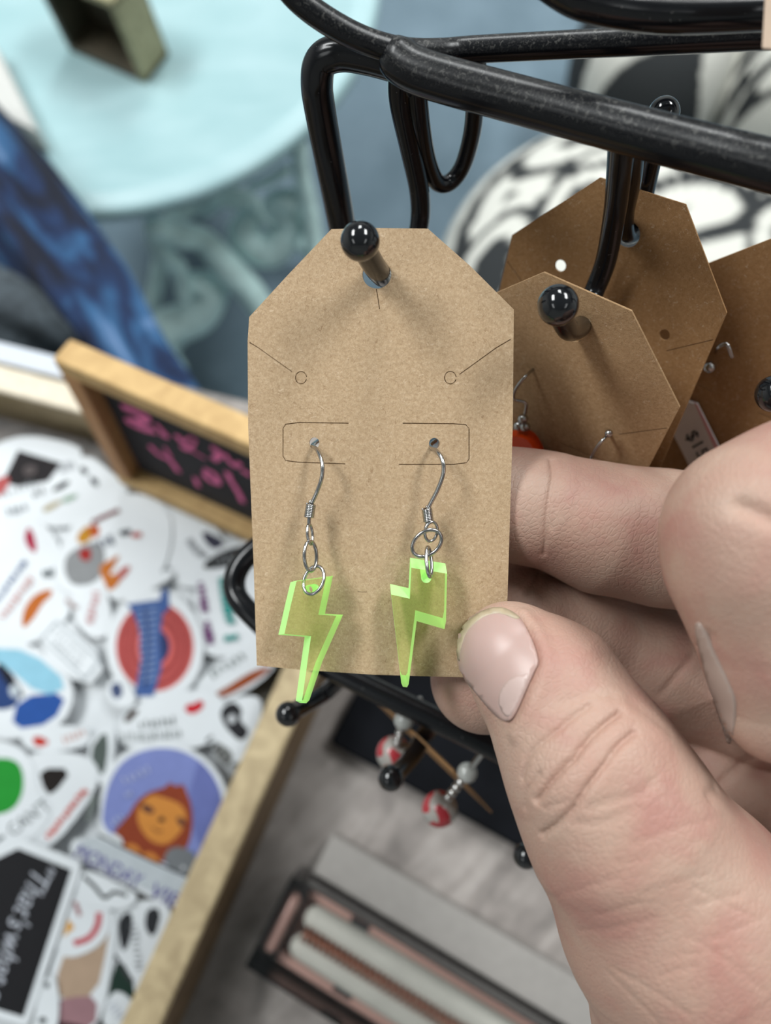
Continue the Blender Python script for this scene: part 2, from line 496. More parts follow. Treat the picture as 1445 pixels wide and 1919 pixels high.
# wooden box standing on the aqua table
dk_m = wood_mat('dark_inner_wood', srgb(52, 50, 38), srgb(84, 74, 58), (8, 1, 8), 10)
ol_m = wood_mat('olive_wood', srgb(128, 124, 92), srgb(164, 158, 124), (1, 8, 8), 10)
p0, p1, p2 = onz(275, 158, AZ), onz(130, 95, AZ), onz(232, -18, AZ)
BX = thing('shadow_box', (p0 + p1) / 2, 'small open olive wooden box with dark inside standing on the aqua table', 'box')
ex = (p1 - p0) / np.linalg.norm(p1 - p0)
ey = np.cross(UP, ex); ey = ey if np.dot(ey, p2 - p0) > 0 else -ey
bw, bh, bd, th = np.linalg.norm(p1 - p0), .095, .045, .008
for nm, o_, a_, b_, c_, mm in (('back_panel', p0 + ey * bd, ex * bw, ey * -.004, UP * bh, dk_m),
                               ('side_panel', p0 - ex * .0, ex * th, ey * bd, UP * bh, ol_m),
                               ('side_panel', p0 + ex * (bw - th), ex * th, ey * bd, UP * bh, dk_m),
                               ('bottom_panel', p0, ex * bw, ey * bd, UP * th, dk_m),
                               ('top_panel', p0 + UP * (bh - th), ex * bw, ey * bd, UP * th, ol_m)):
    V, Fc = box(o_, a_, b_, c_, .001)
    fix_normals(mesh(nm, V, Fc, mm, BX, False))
# pale canvas block at the left edge of the aqua table
V, Fc = box(onz(96, 288, AZ + .001), onz(-10, 235, AZ + .001) - onz(96, 288, AZ + .001), onz(12, 118, AZ + .001) - onz(96, 288, AZ + .001), UP * .03, .002)
tag(fix_normals(mesh('canvas_block', V, Fc, plain('linen_canvas', srgb(196, 196, 192), .8, vary=.08, scale=200), None, False)), 'pale grey canvas block lying at the left of the aqua table', 'canvas')

# ------------------------------------------------------------------ patterned poufs
def pouf_mat(name):
    m, nt, b = newmat(name)
    at = nt.nodes.new('ShaderNodeVertexColor'); at.layer_name = 'print'
    tc = nt.nodes.new('ShaderNodeTexCoord').outputs['Object']
    wv = noise(nt, tc, 600, 2)
    nt.links.new(mix(nt, math_(nt, 'MULTIPLY', wv, .18), at.outputs[0], mix(nt, 1.0, at.outputs[0], (.7, .7, .7, 1), 'MULTIPLY')), b.inputs['Base Color'])
    b.inputs['Roughness'].default_value = .9
    nt.links.new(bump(nt, wv, .4, .001), b.inputs['Normal'])
    return m
M['pouf'] = pouf_mat('printed_cotton')
def pouf(cu, cv, d, rx, h, label, motifs, sq=2.3, zfloor=-.75):
    c = P(cu, cv, d)
    c[2] = zfloor + h / 2
    r = rx * d / F
    seg, rings = 220, 90
    th = np.linspace(0.002, math.pi - .002, rings + 1)[:, None]; ph = (np.arange(seg) / seg * 2 * math.pi)[None, :]
    s = lambda x, e: np.sign(x) * np.abs(x) ** e
    X = s(np.sin(th), .75) * np.cos(ph) * r; Y = s(np.sin(th), .75) * np.sin(ph) * r; Z = s(np.cos(th), .85) * h / 2 + 0 * ph
    V = np.stack([X, Y, Z], -1).reshape(-1, 3) + c
    i = np.arange(rings)[:, None]; k = np.arange(seg)[None, :]; k2 = (k + 1) % seg
    Fc = np.stack([i * seg + k, (i + 1) * seg + k, (i + 1) * seg + k2, i * seg + k2], -1).reshape(-1, 4)
    o = mesh('floor_pouf', V, Fc, M['pouf'])
    # printed paisley: cream ground, black drop shapes with cream cores and line work
    lx, ly = (V - c)[:, 0] / r, (V - c)[:, 1] / r
    lz = (V - c)[:, 2] / h
    ca = np.zeros(len(V))
    wob = .05 * np.sin(7 * lx + 3 * ly) + .04 * np.cos(9 * ly - 4 * lx)
    for mx_, my_, a, b_, rot, bands in motifs:
        dx, dy = lx - mx_, ly - my_
        xx = (dx * math.cos(rot) + dy * math.sin(rot)) / a; yy = (-dx * math.sin(rot) + dy * math.cos(rot)) / b_
        yy = yy + .35 * xx * xx
        e = np.sqrt(xx ** 2 + yy ** 2) + wob
        ins = e < 1
        val = np.zeros(len(V))
        for lo, hi in bands: val[(e >= lo) & (e < hi)] = 1
        ca = np.where(ins, val, ca)
    cream = np.array([.66, .655, .60]); blk = np.array([.022, .025, .027])
    colr = cream[None] * (1 - ca[:, None]) + blk[None] * ca[:, None]
    at = o.data.color_attributes.new('print', 'FLOAT_COLOR', 'POINT')
    at.data.foreach_set('color', np.hstack([colr, np.ones((len(V), 1))]).astype(np.float32).ravel())
    return tag(o, label, 'pouf', 'patterned floor poufs')
rings3 = [(.76, 1.0), (.0, .34)]
rings2 = [(.68, 1.0), (.0, .12)]
pouf(1190, 520, 1.0, 385, .36, 'large cream floor pouf with black paisley print behind the hanging cards',
     [(-.62, .30, .46, .20, .95, rings2), (-.25, .62, .42, .16, .35, rings3), (.18, .58, .34, .22, -.6, [(.82, 1), (.0, .55)]), (-.72, -.12, .36, .17, 1.35, [(.0, .55), (.85, 1)]),
      (.55, .48, .42, .18, -.9, rings2), (-.30, .20, .30, .16, .8, rings3), (.15, .12, .4, .2, .3, rings2), (.6, 0, .3, .2, 1.2, rings3), (-.4, -.4, .4, .2, 0, rings2), (.2, -.4, .4, .2, .5, rings3)])
pouf(1220, 120, 1.22, 150, .30, 'cream floor pouf with bold black flower print beyond the rack bars',
     [(0, 0, 1.3, 1.3, 0, [(.0, 1.0)]), (.17, -.15, .27, .52, 0, []), (-.42, .12, .42, .22, .5, []), (.72, .15, .42, .24, -.5, []), (-.48, -.42, .42, .25, -.1, []), (.62, -.55, .34, .3, .3, []), (.1, .62, .5, .25, 0, []), (.17, -.22, .07, .14, 0, [(0, 1)])])
pouf(1465, 190, 1.2, 125, .30, 'small cream pouf with dark leaf print at the right edge',
     [(-.5, .2, .5, .16, .5, [(.7, 1)]), (-.5, -.2, .5, .16, .2, [(.7, 1)]), (-.2, .5, .5, .16, .9, rings2), (-.45, -.55, .4, .16, -.3, rings2)])

# ------------------------------------------------------------------ tie-dye scarf and knitwear left of the table
td_m, nt, b = newmat('tie_dye_cotton')
tc = nt.nodes.new('ShaderNodeTexCoord').outputs['Object']
n = noise(nt, mapping(nt, tc, (1.0, .33, 1), (0, 0, -.62)), 30, 3, .6)
nt.links.new(ramp(nt, n, [(.40, srgb(10, 16, 34)), (.50, srgb(18, 40, 76)), (.60, srgb(44, 86, 126)), (.74, srgb(112, 138, 176))]), b.inputs['Base Color'])
b.inputs['Roughness'].default_value = .9
def folds(k1, k2, amp):
    return lambda t, a: 1 + amp * np.sin(k1 * a + 3 * t) + amp * .6 * np.cos(k2 * a - 5 * t + 1)
V, Fc = tube([P(-130, 170, .72), P(-10, 330, .70), P(80, 450, .68), P(170, 580, .66), P(250, 700, .64), P(330, 790, .63), P(380, 900, .63)], [.035, .044, .044, .044, .037, .030, .02], 64, 14, rfun=folds(5, 9, .13))
tag(fix_normals(mesh('scarf', V, Fc, td_m)), 'blue tie dye scarf hanging beyond the sticker tray', 'scarf')
kn_m = plain('charcoal_knit', srgb(66, 74, 80), .95, vary=.45, scale=120, bump=.6)
V, Fc = tube([P(-170, 500, .56), P(-80, 550, .55), P(-10, 585, .55), P(50, 615, .56), P(90, 640, .58)], [.03, .032, .030, .026, .02], 48, 10, rfun=folds(4, 7, .10))
tag(fix_normals(mesh('knit_garment', V, Fc, kn_m)), 'charcoal knitted garment beside the blue scarf at the left edge', 'garment')
V, Fc = tube([P(-140, 400, .92), P(-50, 470, .90), P(20, 540, .88), P(80, 610, .86), P(150, 720, .86)], [.04, .044, .042, .04, .03], 40, 10, rfun=folds(4, 7, .10))
tag(fix_normals(mesh('dark_garment', V, Fc, plain('maroon_black_cloth', srgb(26, 14, 18), .9, vary=.4, scale=40))), 'near black maroon garment between scarf and charcoal knit', 'garment')

# ------------------------------------------------------------------ sticker tray
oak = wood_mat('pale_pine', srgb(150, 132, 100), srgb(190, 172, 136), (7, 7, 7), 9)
oak_shaded = wood_mat('pine_shaded_side', srgb(96, 76, 54), srgb(128, 104, 76), (7, 7, 7), 9)  # darker copy of the pine paints shade onto the right rail's sides
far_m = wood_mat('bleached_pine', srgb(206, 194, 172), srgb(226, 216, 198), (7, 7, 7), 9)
TH = .050
ra, rb = onz(546, 1215, TH), onz(228, 1912, TH)       # inner top edge of the near right rail
rd = (rb - ra) / np.linalg.norm(rb - ra)
rn = np.array([-rd[1], rd[0], 0]); rn = rn if rn[0] > 0 else -rn     # outwards (to the right)
cor = ra - rd * .015                                  # tray corner, inner side
fw = -rn                                              # far rail runs to the left
TR = thing('sticker_tray', (cor + fw * .13 + rd * .15) * np.array([1, 1, 0]), 'shallow pale wooden tray heaped with stickers', 'tray')
g0 = lambda p: p * np.array([1, 1, 0]) + UP * .0005
V, Fc = box(g0(cor) - rd * .016, rn * .0155, rd * .36, UP * (TH - .0005), .0012)
sd = fix_normals(mesh('right_rail', V, Fc, [oak, oak_shaded], TR, False))
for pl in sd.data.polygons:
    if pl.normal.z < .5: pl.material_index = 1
far0 = g0(onz(-60, 668, TH)); far1 = g0(onz(200, 736, TH))
fd = (far1 - far0) / np.linalg.norm(far1 - far0); fn = np.array([fd[1], -fd[0], 0])
lenf = np.dot(g0(cor) - far0, fd)
V, Fc = box(far0 - fd * .14, fd * (lenf + .14 - .002), fn * .014, UP * (TH - .0005), .0012)
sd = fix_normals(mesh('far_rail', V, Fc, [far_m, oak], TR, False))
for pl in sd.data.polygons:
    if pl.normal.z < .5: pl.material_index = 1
V, Fc = box(far0 - fd * .14, fd * .014, rd * .36 + fn * .02, UP * (TH - .0005), .0012)
fix_normals(mesh('left_rail', V, Fc, oak, TR, False))
V, Fc = box(g0(cor) + rd * .33, -rn * .40, rd * .014, UP * (TH - .0005), .0012)
fix_normals(mesh('near_rail', V, Fc, oak, TR, False))
V, Fc = box(g0(cor) - rd * .02 - rn * .0005, -rn * .40, rd * .35, UP * .018)
fix_normals(mesh('tray_bottom', V, Fc, dk_m, TR, False))
# white box behind the tray
V, Fc = box(g0(onz(-90, 618, .03)), onz(150, 678, .03) - onz(-90, 618, .03), fn * .012, UP * .03, .001)
tag(fix_normals(mesh('white_carton', V, Fc, plain('white_card', srgb(196, 202, 212), .6, vary=.03), None, False)), 'flat white carton behind the tray at the left edge', 'carton')

# ------------------------------------------------------------------ chalkboard sign
cb_wood = wood_mat('honey_pine', srgb(176, 142, 92), srgb(206, 172, 118), (7, 7, 7), 8)
cb_in = wood_mat('honey_pine_inner', srgb(170, 124, 80), srgb(194, 146, 98), (7, 7, 7), 8)
A0 = onz(224, 906, .026); B0 = onz(468, 1019, .026)
cx_ = (B0 - A0) / np.linalg.norm(B0 - A0)
back = np.array([-cx_[1], cx_[0], 0]); back = back if back[1] > 0 else -back
sol = np.linalg.solve(np.stack([UP, back, -ray(97, 672)], 1), CAM - A0)   # rise and lean of the left edge
cy_ = UP * sol[0] + back * sol[1]; CH = np.linalg.norm(cy_); cy_ /= CH
cz_ = np.cross(cx_, cy_); cz_ = cz_ if np.dot(cz_, back) < 0 else -cz_       # towards the viewer
CW, CB, CT = .106, .0095, .012
CBD = thing('chalkboard_sign', A0 + cx_ * CW / 2, 'small chalkboard in a honey pine frame with pink chalk writing at the tray end', 'sign')
def cbp(x, y, z): return A0 + cx_ * x + cy_ * y + cz_ * z
for nm, x0, y0, w, h in (('frame_bar', 0, 0, CW, CB), ('frame_bar', 0, CH - CB, CW, CB), ('frame_bar', 0, CB, CB, CH - 2 * CB), ('frame_bar', CW - CB, CB, CB, CH - 2 * CB)):
    V, Fc = box(cbp(x0, y0, -CT), cx_ * w, cy_ * h, cz_ * CT, .0008)
    fix_normals(mesh(nm, V, Fc, cb_wood if h < .03 else cb_in, CBD, False))
V, Fc = box(cbp(CB * .8, CB * .8, -CT), cx_ * (CW - 1.6 * CB), cy_ * (CH - 1.6 * CB), cz_ * .004)
brd = fix_normals(mesh('slate', V, Fc, plain('chalkboard_black', srgb(34, 34, 40), .8, vary=.25, scale=60), CBD, False))
pk = plain('pink_chalk', srgb(236, 122, 174), .95, vary=.25, scale=500)
cbc, cbn = cbp(0, 0, -CT + .0045), cz_
def chalk(pxs, w):
    pts = [onplane(u, v, cbc, cbn) for u, v in pxs]
    loc = np.array([[np.dot(p - cbc, cx_), np.dot(p - cbc, cy_)] for p in pts])
    ol = stroke2d(loc, w)
    V2, T2 = tri2d(ol)
    V = cbc + V2[:, :1] * cx_ + V2[:, 1:] * cy_
    mesh('chalk_stroke', V, T2, pk, brd, False)
for s, w in (([(228, 762), (250, 770), (275, 782), (262, 790), (240, 790), (265, 802), (290, 808)], .0045), ([(292, 795), (312, 818), (300, 812)], .003),
             ([(330, 815), (345, 830), (362, 822), (352, 840), (338, 836)], .0036), ([(395, 838), (412, 850), (400, 862)], .0036), ([(420, 850), (437, 872), (450, 868)], .003), ([(452, 880), (470, 892)], .0034), ([(355, 842), (385, 860)], .0016),
             ([(280, 835), (298, 852), (318, 862), (335, 885)], .0034), ([(308, 838), (320, 858)], .002), ([(365, 895), (372, 912)], .0028),
             ([(382, 880), (402, 890), (408, 905), (390, 898), (384, 886)], .0036), ([(425, 884), (432, 900), (446, 922), (455, 942)], .0032)):
    chalk(s, w)

# ------------------------------------------------------------------ stickers
white_m = plain('sticker_vinyl_white', srgb(190, 195, 199), .4, vary=.03, scale=40)
INK = {}
def ink(r, g, b):
    k = (r, g, b)
    if k not in INK: INK[k] = plain('ink_%02x%02x%02x' % k, tuple(x * .72 for x in srgb(r, g, b)[:3]) + (1,),   .6, spec=.12, vary=.06, scale=150)
    return INK[k]
SZ = .0200
LAY = [0]
def chaikin(p, n=2):
    p = np.asarray(p, float)
    for _ in range(n):
        q_ = np.roll(p, -1, 0)
        p = np.stack([p * .75 + q_ * .25, p * .25 + q_ * .75], 1).reshape(-1, 2)
    return p
def sticker(label, outline, prints, rnd=2, layer=None):
    """die-cut sticker: outline and printed shapes given as they are seen, lying on the heap"""
    LAY[0] += 1
    z = SZ + (LAY[0] if layer is None else layer) * .00045
    mapz = lambda pts, h: np.array([onz(u, v, z + .0003) for u, v in pts]) + UP * h
    ol = chaikin(outline, rnd) if rnd else np.asarray(outline, float)
    V, Fc, fl = solid2d(ol, [], None, mapz, .0003)
    root = thing('sticker', V.mean(0) - UP * .0002, label, 'sticker', 'stickers heaped in the tray')
    fix_normals(mesh('backing', V, Fc, white_m, root, False))
    for k, pr in enumerate(prints):
        col, shape = pr[0], pr[1]
        hz = .00005 * (k + 1)
        if isinstance(shape, tuple) and shape[0] == 'text':
            _, s, (u0, v0), (u1, v1), hpx, shear = shape
            V2, T2 = text2d(s, shear)
            w = V2[:, 0].max() - V2[:, 0].min()
            d = np.array([u1 - u0, v1 - v0], float); L = np.linalg.norm(d); d /= L
            upv = np.array([d[1], -d[0]])
            sc = L / w; hh = hpx / .72
            xy = np.array([(u0 + u1) / 2, (v0 + v1) / 2]) + V2[:, :1] * sc * d + V2[:, 1:] * hh * upv
            Vp = mapz(xy, hz)
            mesh('lettering', Vp, T2, ink(*col), root, False)
        else:
            sh = np.asarray(shape, float)
            if len(pr) > 2 and pr[2] is not None and isinstance(pr[2], int): sh = chaikin(sh, pr[2])
            holes = [pr[3]] if len(pr) > 3 else []
            V2, T2 = tri2d(sh, holes)
            mesh('print', mapz(V2, hz), T2, ink(*col), root, False)
    return root
def scrib(a, b, h, n, w):
    """unreadable small lettering: a row of short strokes from a to b"""
    a, b = np.array(a, float), np.array(b, float)
    d = (b - a) / np.linalg.norm(b - a); nn = np.array([-d[1], d[0]])
    out = []
    for i in range(n):
        c = a + (b - a) * ((i + .5) / n)
        k = random.uniform(.5, 1.0)
        o_ = stroke2d([c - nn * h / 2 * k + d * random.uniform(-2, 2), c + d * random.uniform(-2, 2), c + nn * h / 2 * random.uniform(.5, 1)], w)
        out.append(o_)
    return out
GR, BK, RD, OR_, BL = (120, 126, 132), (30, 32, 36), (186, 44, 52), (196, 112, 46), (58, 92, 150)
S = lambda col, lst: [(col, x) for x in lst]

sticker('blank white sticker sheet at the bottom of the heap by the left edge', [(-60, 830), (150, 850), (160, 1120), (-60, 1150)], [], 1)
sticker('plain white sticker sheet under the ring logo and text stickers', [(150, 900), (330, 950), (480, 1020), (540, 1200), (420, 1330), (200, 1330), (120, 1100)], [], 1)
sticker('long white sheet low in the heap behind the blue panel sticker', [(-60, 1080), (220, 1080), (350, 1300), (300, 1440), (-60, 1440)], [], 1)
sticker('white sheet under the purple round sticker', [(150, 1320), (470, 1290), (450, 1440), (330, 1680), (150, 1640)], [], 1)
sticker('white sheet beneath the black lettered sticker', [(-60, 1360), (190, 1380), (230, 1650), (180, 1960), (-60, 1960)], [], 1)
sticker('white sticker with a dark oblong picture at the top left of the tray', [(-40, 850), (35, 812), (130, 828), (165, 850), (60, 1010), (-40, 1020)],
        [((40, 36, 38), [(4, 904), (34, 844), (116, 868), (90, 902), (34, 912)], None), ((92, 84, 84), [(45, 872), (70, 872), (66, 890), (44, 892)], 1), ((190, 92, 92), [(-10, 900), (12, 890), (20, 902), (4, 930), (-10, 930)], 1)] + S((150, 155, 160), scrib((0, 930), (70, 905), 16, 7, 3)) + S((110, 114, 118), scrib((60, 930), (85, 918), 14, 3, 4)))
sticker('white sticker with black leaf mark below the chalkboard corner', [(75, 930), (150, 838), (222, 895), (250, 925), (160, 985), (70, 990)],
        [((30, 34, 34), [(96, 918), (118, 902), (134, 900), (122, 914), (102, 922)], 2), ((48, 50, 54), [(152, 872), (166, 882), (162, 892), (150, 884)], 1), ((80, 84, 88), [(168, 890), (186, 902), (184, 914), (170, 906)], 1), ((192, 178, 140), [(78, 952), (118, 934), (112, 946), (84, 962)], 1), ((160, 188, 166), [(118, 932), (148, 924), (140, 936), (116, 944)], 1)] + S((170, 174, 180), scrib((110, 880), (140, 870), 22, 5, 3)))
sticker('white sticker with a crimson drop shape near the left edge', [(-30, 975), (60, 960), (120, 1020), (110, 1110), (20, 1090), (-30, 1100)],
        [((176, 36, 70), [(44, 1012), (52, 984), (64, 1000), (70, 1034), (60, 1036)], 2)] + S((150, 158, 164), scrib((10, 960), (50, 950), 16, 4, 4)))
sticker('white sticker with orange leaf and rows of blue and pink lettering', [(-40, 1110), (60, 1040), (150, 1090), (120, 1180), (40, 1215), (-40, 1215)],
        [((196, 108, 42), [(40, 1172), (44, 1140), (66, 1112), (98, 1102), (98, 1116), (80, 1130), (66, 1156), (46, 1178)], 2)] + S((70, 96, 146), scrib((-8, 1128), (50, 1050), 12, 12, 5)) + S((214, 160, 156), scrib((4, 1158), (62, 1082), 16, 10, 5)) + S((90, 100, 104), scrib((80, 1075), (106, 1072), 16, 3, 6)))
sticker('grey lettered sticker tucked under the chalkboard frame', [(265, 925), (330, 935), (425, 1000), (440, 1090), (330, 1110), (280, 1020)],
        S((128, 132, 138), scrib((280, 955), (310, 985), 24, 5, 4)) + S((150, 156, 160), scrib((300, 1000), (304, 1070), 36, 9, 4)) + S((176, 180, 186), scrib((350, 1010), (400, 1060), 20, 8, 4)))
sticker('dark purple sticker corner under the chalkboard frame', [(368, 985), (430, 1010), (425, 1040), (385, 1030)], [((58, 58, 76), [(374, 990), (424, 1014), (418, 1034), (388, 1024)], 1)], 1)
sticker('white sticker with a red orange and grey splash picture', [(92, 1060), (160, 940), (262, 918), (330, 960), (310, 1080), (236, 1118), (120, 1120)],
        [((150, 152, 154), [(120, 1045), (145, 1025), (190, 1010), (200, 1050), (184, 1092), (140, 1100), (122, 1080)], 2), ((206, 146, 42), [(142, 1006), (160, 986), (176, 984), (172, 1012), (150, 1022)], 1), ((198, 92, 40), [(164, 986), (184, 982), (188, 1002), (172, 1010)], 1), ((168, 44, 40), [(146, 1030), (172, 1026), (170, 1052), (152, 1050)], 1),
         ((204, 118, 44), [(184, 1062), (212, 1046), (226, 1038), (214, 1062), (202, 1080), (232, 1070), (240, 1062), (226, 1090), (206, 1112), (194, 1088)], 1), ((198, 108, 100), [(222, 1066), (248, 1058), (236, 1080), (220, 1092)], 1), ((132, 68, 66), stroke2d([(172, 980), (196, 968), (224, 956)], 8)), ((66, 68, 74), [(222, 996), (246, 990), (246, 1002), (226, 1006)], 1), ((196, 84, 72), [(246, 1000), (266, 996), (266, 1008), (246, 1008)], 1)] + S((120, 126, 140), scrib((186, 1020), (214, 1010), 24, 4, 4)))
sticker('white sticker with faded red lettering left of the ring logo', [(120, 1110), (200, 1090), (215, 1190), (160, 1200)], S((206, 158, 160), scrib((182, 1108), (168, 1170), 18, 9, 5)) + S((170, 142, 140), scrib((122, 1122), (146, 1142), 10, 4, 5)))
sticker('round black rimmed sticker by the dark wire loop', chaikin([(362, 1085), (385, 1040), (440, 1010), (500, 1020), (500, 1090), (400, 1100)], 1),
        [((34, 36, 38), [(374, 1068), (396, 1042), (440, 1024), (490, 1020), (490, 1050), (420, 1064)], 2)] + S((150, 154, 158), scrib((400, 1054), (470, 1034), 12, 8, 4)))
sticker('white sticker with columns of purple and teal lettering', [(362, 1082), (455, 1064), (500, 1070), (500, 1215), (388, 1240), (370, 1180)],
        S((112, 58, 112), scrib((376, 1092), (386, 1150), 18, 9, 6)) + S((112, 58, 112), scrib((388, 1164), (396, 1208), 18, 7, 6)) + S((56, 150, 144), scrib((416, 1084), (434, 1170), 22, 12, 7)) + S((56, 150, 144), scrib((422, 1198), (446, 1194), 14, 4, 7)))
sticker('white slip with grey capital letters beside the tray rail', [(350, 1290), (455, 1205), (520, 1195), (520, 1260), (400, 1330)], S((126, 134, 134), scrib((392, 1268), (460, 1228), 20, 6, 6)) + [((150, 72, 30), [(402, 1300), (424, 1288), (470, 1258), (512, 1246), (500, 1262), (440, 1298), (412, 1308)], 2)])
sticker('white oval sticker standing in for a glossy highlight above the ring logo', [(196, 1110), (250, 1085), (300, 1072), (325, 1068), (322, 1084), (270, 1112), (220, 1130)], [], 2)  # shape replaces the highlight on a curled glossy sticker
ring_c = (290, 1212)
LAY[0] += 0
sticker('round sticker with red concentric rings and blue flared band', circ(ring_c, 92, 40, 108), [
    ((202, 96, 92), circ(ring_c, 73, 40, 84)), ((128, 34, 38), circ(ring_c, 63, 40, 73)), ((202, 96, 92), circ(ring_c, 57, 40, 67)), ((128, 34, 38), circ(ring_c, 48, 40, 56)), ((202, 96, 92), circ(ring_c, 42, 40, 50)), ((44, 58, 104), circ(ring_c, 28, 30, 33)),
    ((70, 100, 160), [(238, 1132), (300, 1124), (302, 1108), (316, 1102), (318, 1140), (306, 1150), (300, 1200), (304, 1250), (288, 1305), (252, 1305), (266, 1230), (262, 1180), (250, 1150)])] +
    S((150, 170, 206), [stroke2d([(258 + i * .6, 1146 + i * 12), (296 - i * .3, 1141 + i * 12)], 3, smooth=False) for i in range(12)]) + S((52, 74, 130), [stroke2d([(272, 1140), (278, 1200), (272, 1290)], 4)]), 0)
sticker('white sticker with a grey framed block of small lettering', [(60, 1200), (104, 1148), (204, 1238), (160, 1296)],
        [((170, 178, 184), [(76, 1196), (106, 1162), (190, 1238), (160, 1276)], None, [(81, 1197), (107, 1168), (184, 1238), (159, 1269)])] + S((160, 168, 174), scrib((102, 1182), (160, 1232), 8, 8, 3)) + S((160, 168, 174), scrib((94, 1196), (150, 1246), 8, 8, 3)), 1)
sticker('sticker with pale and deep blue panels at the left edge', [(-50, 1200), (66, 1204), (150, 1284), (110, 1378), (-50, 1390)],
        [((40, 84, 160), [(20, 1368), (34, 1306), (128, 1296), (100, 1356)], 1), ((40, 66, 120), [(-20, 1250), (20, 1250), (40, 1310), (20, 1330), (-20, 1330)], 1), ((150, 204, 226), [(-20, 1214), (56, 1218), (134, 1284), (80, 1308), (0, 1240), (-20, 1240)], 1), ((24, 28, 40), [(-10, 1240), (10, 1246), (46, 1300), (40, 1310), (10, 1280)], 1), ((190, 200, 208), [(14, 1290), (32, 1278), (40, 1300), (24, 1310)], 1)])
sticker('white sticker with a small red heart and pencil sketches', [(225, 1330), (330, 1295), (400, 1290), (430, 1330), (410, 1395), (300, 1410), (220, 1400)],
        [((196, 32, 44), [(344, 1330), (352, 1318), (362, 1320), (376, 1310), (384, 1320), (376, 1332), (358, 1340)], 2), ((66, 50, 42), [(230, 1350), (246, 1328), (264, 1330), (240, 1356)], 1)] + S((134, 140, 140), scrib((226, 1385), (340, 1375), 22, 13, 3)) + S((110, 116, 116), scrib((260, 1360), (330, 1350), 18, 7, 3)))
sticker('sticker with tangled black ink drawing against the tray rail', [(400, 1330), (452, 1300), (500, 1310), (470, 1400), (440, 1440), (390, 1400)],
        [((38, 38, 42), [(412, 1330), (436, 1312), (456, 1330), (448, 1350), (470, 1370), (452, 1392), (430, 1372), (416, 1352)], 2), ((196, 200, 204), [(424, 1344), (440, 1336), (444, 1352), (430, 1358)], 1), ((120, 122, 120), [(400, 1386), (440, 1410), (430, 1440), (404, 1420)], 1)] + S((60, 60, 62), scrib((390, 1380), (430, 1430), 20, 6, 4)))
sticker('small navy ink sticker below the ring logo', [(196, 1280), (230, 1265), (260, 1310), (240, 1330), (206, 1320)], [((70, 84, 120), [(204, 1286), (224, 1276), (232, 1300), (216, 1314)], 1)])
sticker('white sticker with a red triangle mark over the left heap', [(30, 1378), (70, 1356), (170, 1362), (168, 1402), (60, 1412)], [((196, 58, 44), [(58, 1384), (74, 1378), (96, 1392), (70, 1402)], 1)] + S((206, 160, 150), scrib((118, 1390), (160, 1372), 18, 5, 4)))
sticker('grey green painted sticker wedge left of the purple round sticker', [(160, 1400), (200, 1350), (218, 1380), (204, 1480), (176, 1460)], [((84, 94, 90), [(166, 1408), (198, 1366), (204, 1400), (196, 1452), (184, 1448)], 1)])
sticker('white triangular sticker with black wedge and red lettering', [(40, 1408), (150, 1408), (190, 1440), (176, 1492), (90, 1600), (40, 1580), (60, 1480)],
        [((30, 24, 22), [(72, 1440), (138, 1440), (98, 1492), (82, 1480)], 1)] + S((206, 92, 80), scrib((88, 1572), (162, 1478), 14, 14, 6)) + S((130, 140, 134), scrib((166, 1540), (180, 1490), 16, 6, 4)))
sticker('white outlined sticker with a plain green oval and black word', [(-50, 1385), (30, 1392), (66, 1430), (70, 1480), (96, 1510), (90, 1545), (30, 1600), (-50, 1620)],
        [((34, 146, 50), [(-40, 1425), (20, 1418), (44, 1440), (44, 1490), (20, 1524), (-40, 1530)], 2), ((50, 58, 60), ('text', "CAN'T", (18, 1560), (90, 1506), 24, 0.0)), ((86, 96, 98), stroke2d([(-8, 1578), (8, 1566)], 6))])
sc_c = (308, 1512)
def ell(c, a, b_, rot=0, n=26): return circ(c, a, n, b_, rot)
sloth_ol = [(186, 1500), (196, 1450), (226, 1412), (272, 1392), (322, 1390), (370, 1408), (408, 1444), (428, 1490), (430, 1540), (424, 1580), (400, 1660), (392, 1720), (340, 1712), (136, 1606), (130, 1580), (150, 1568), (190, 1580)]
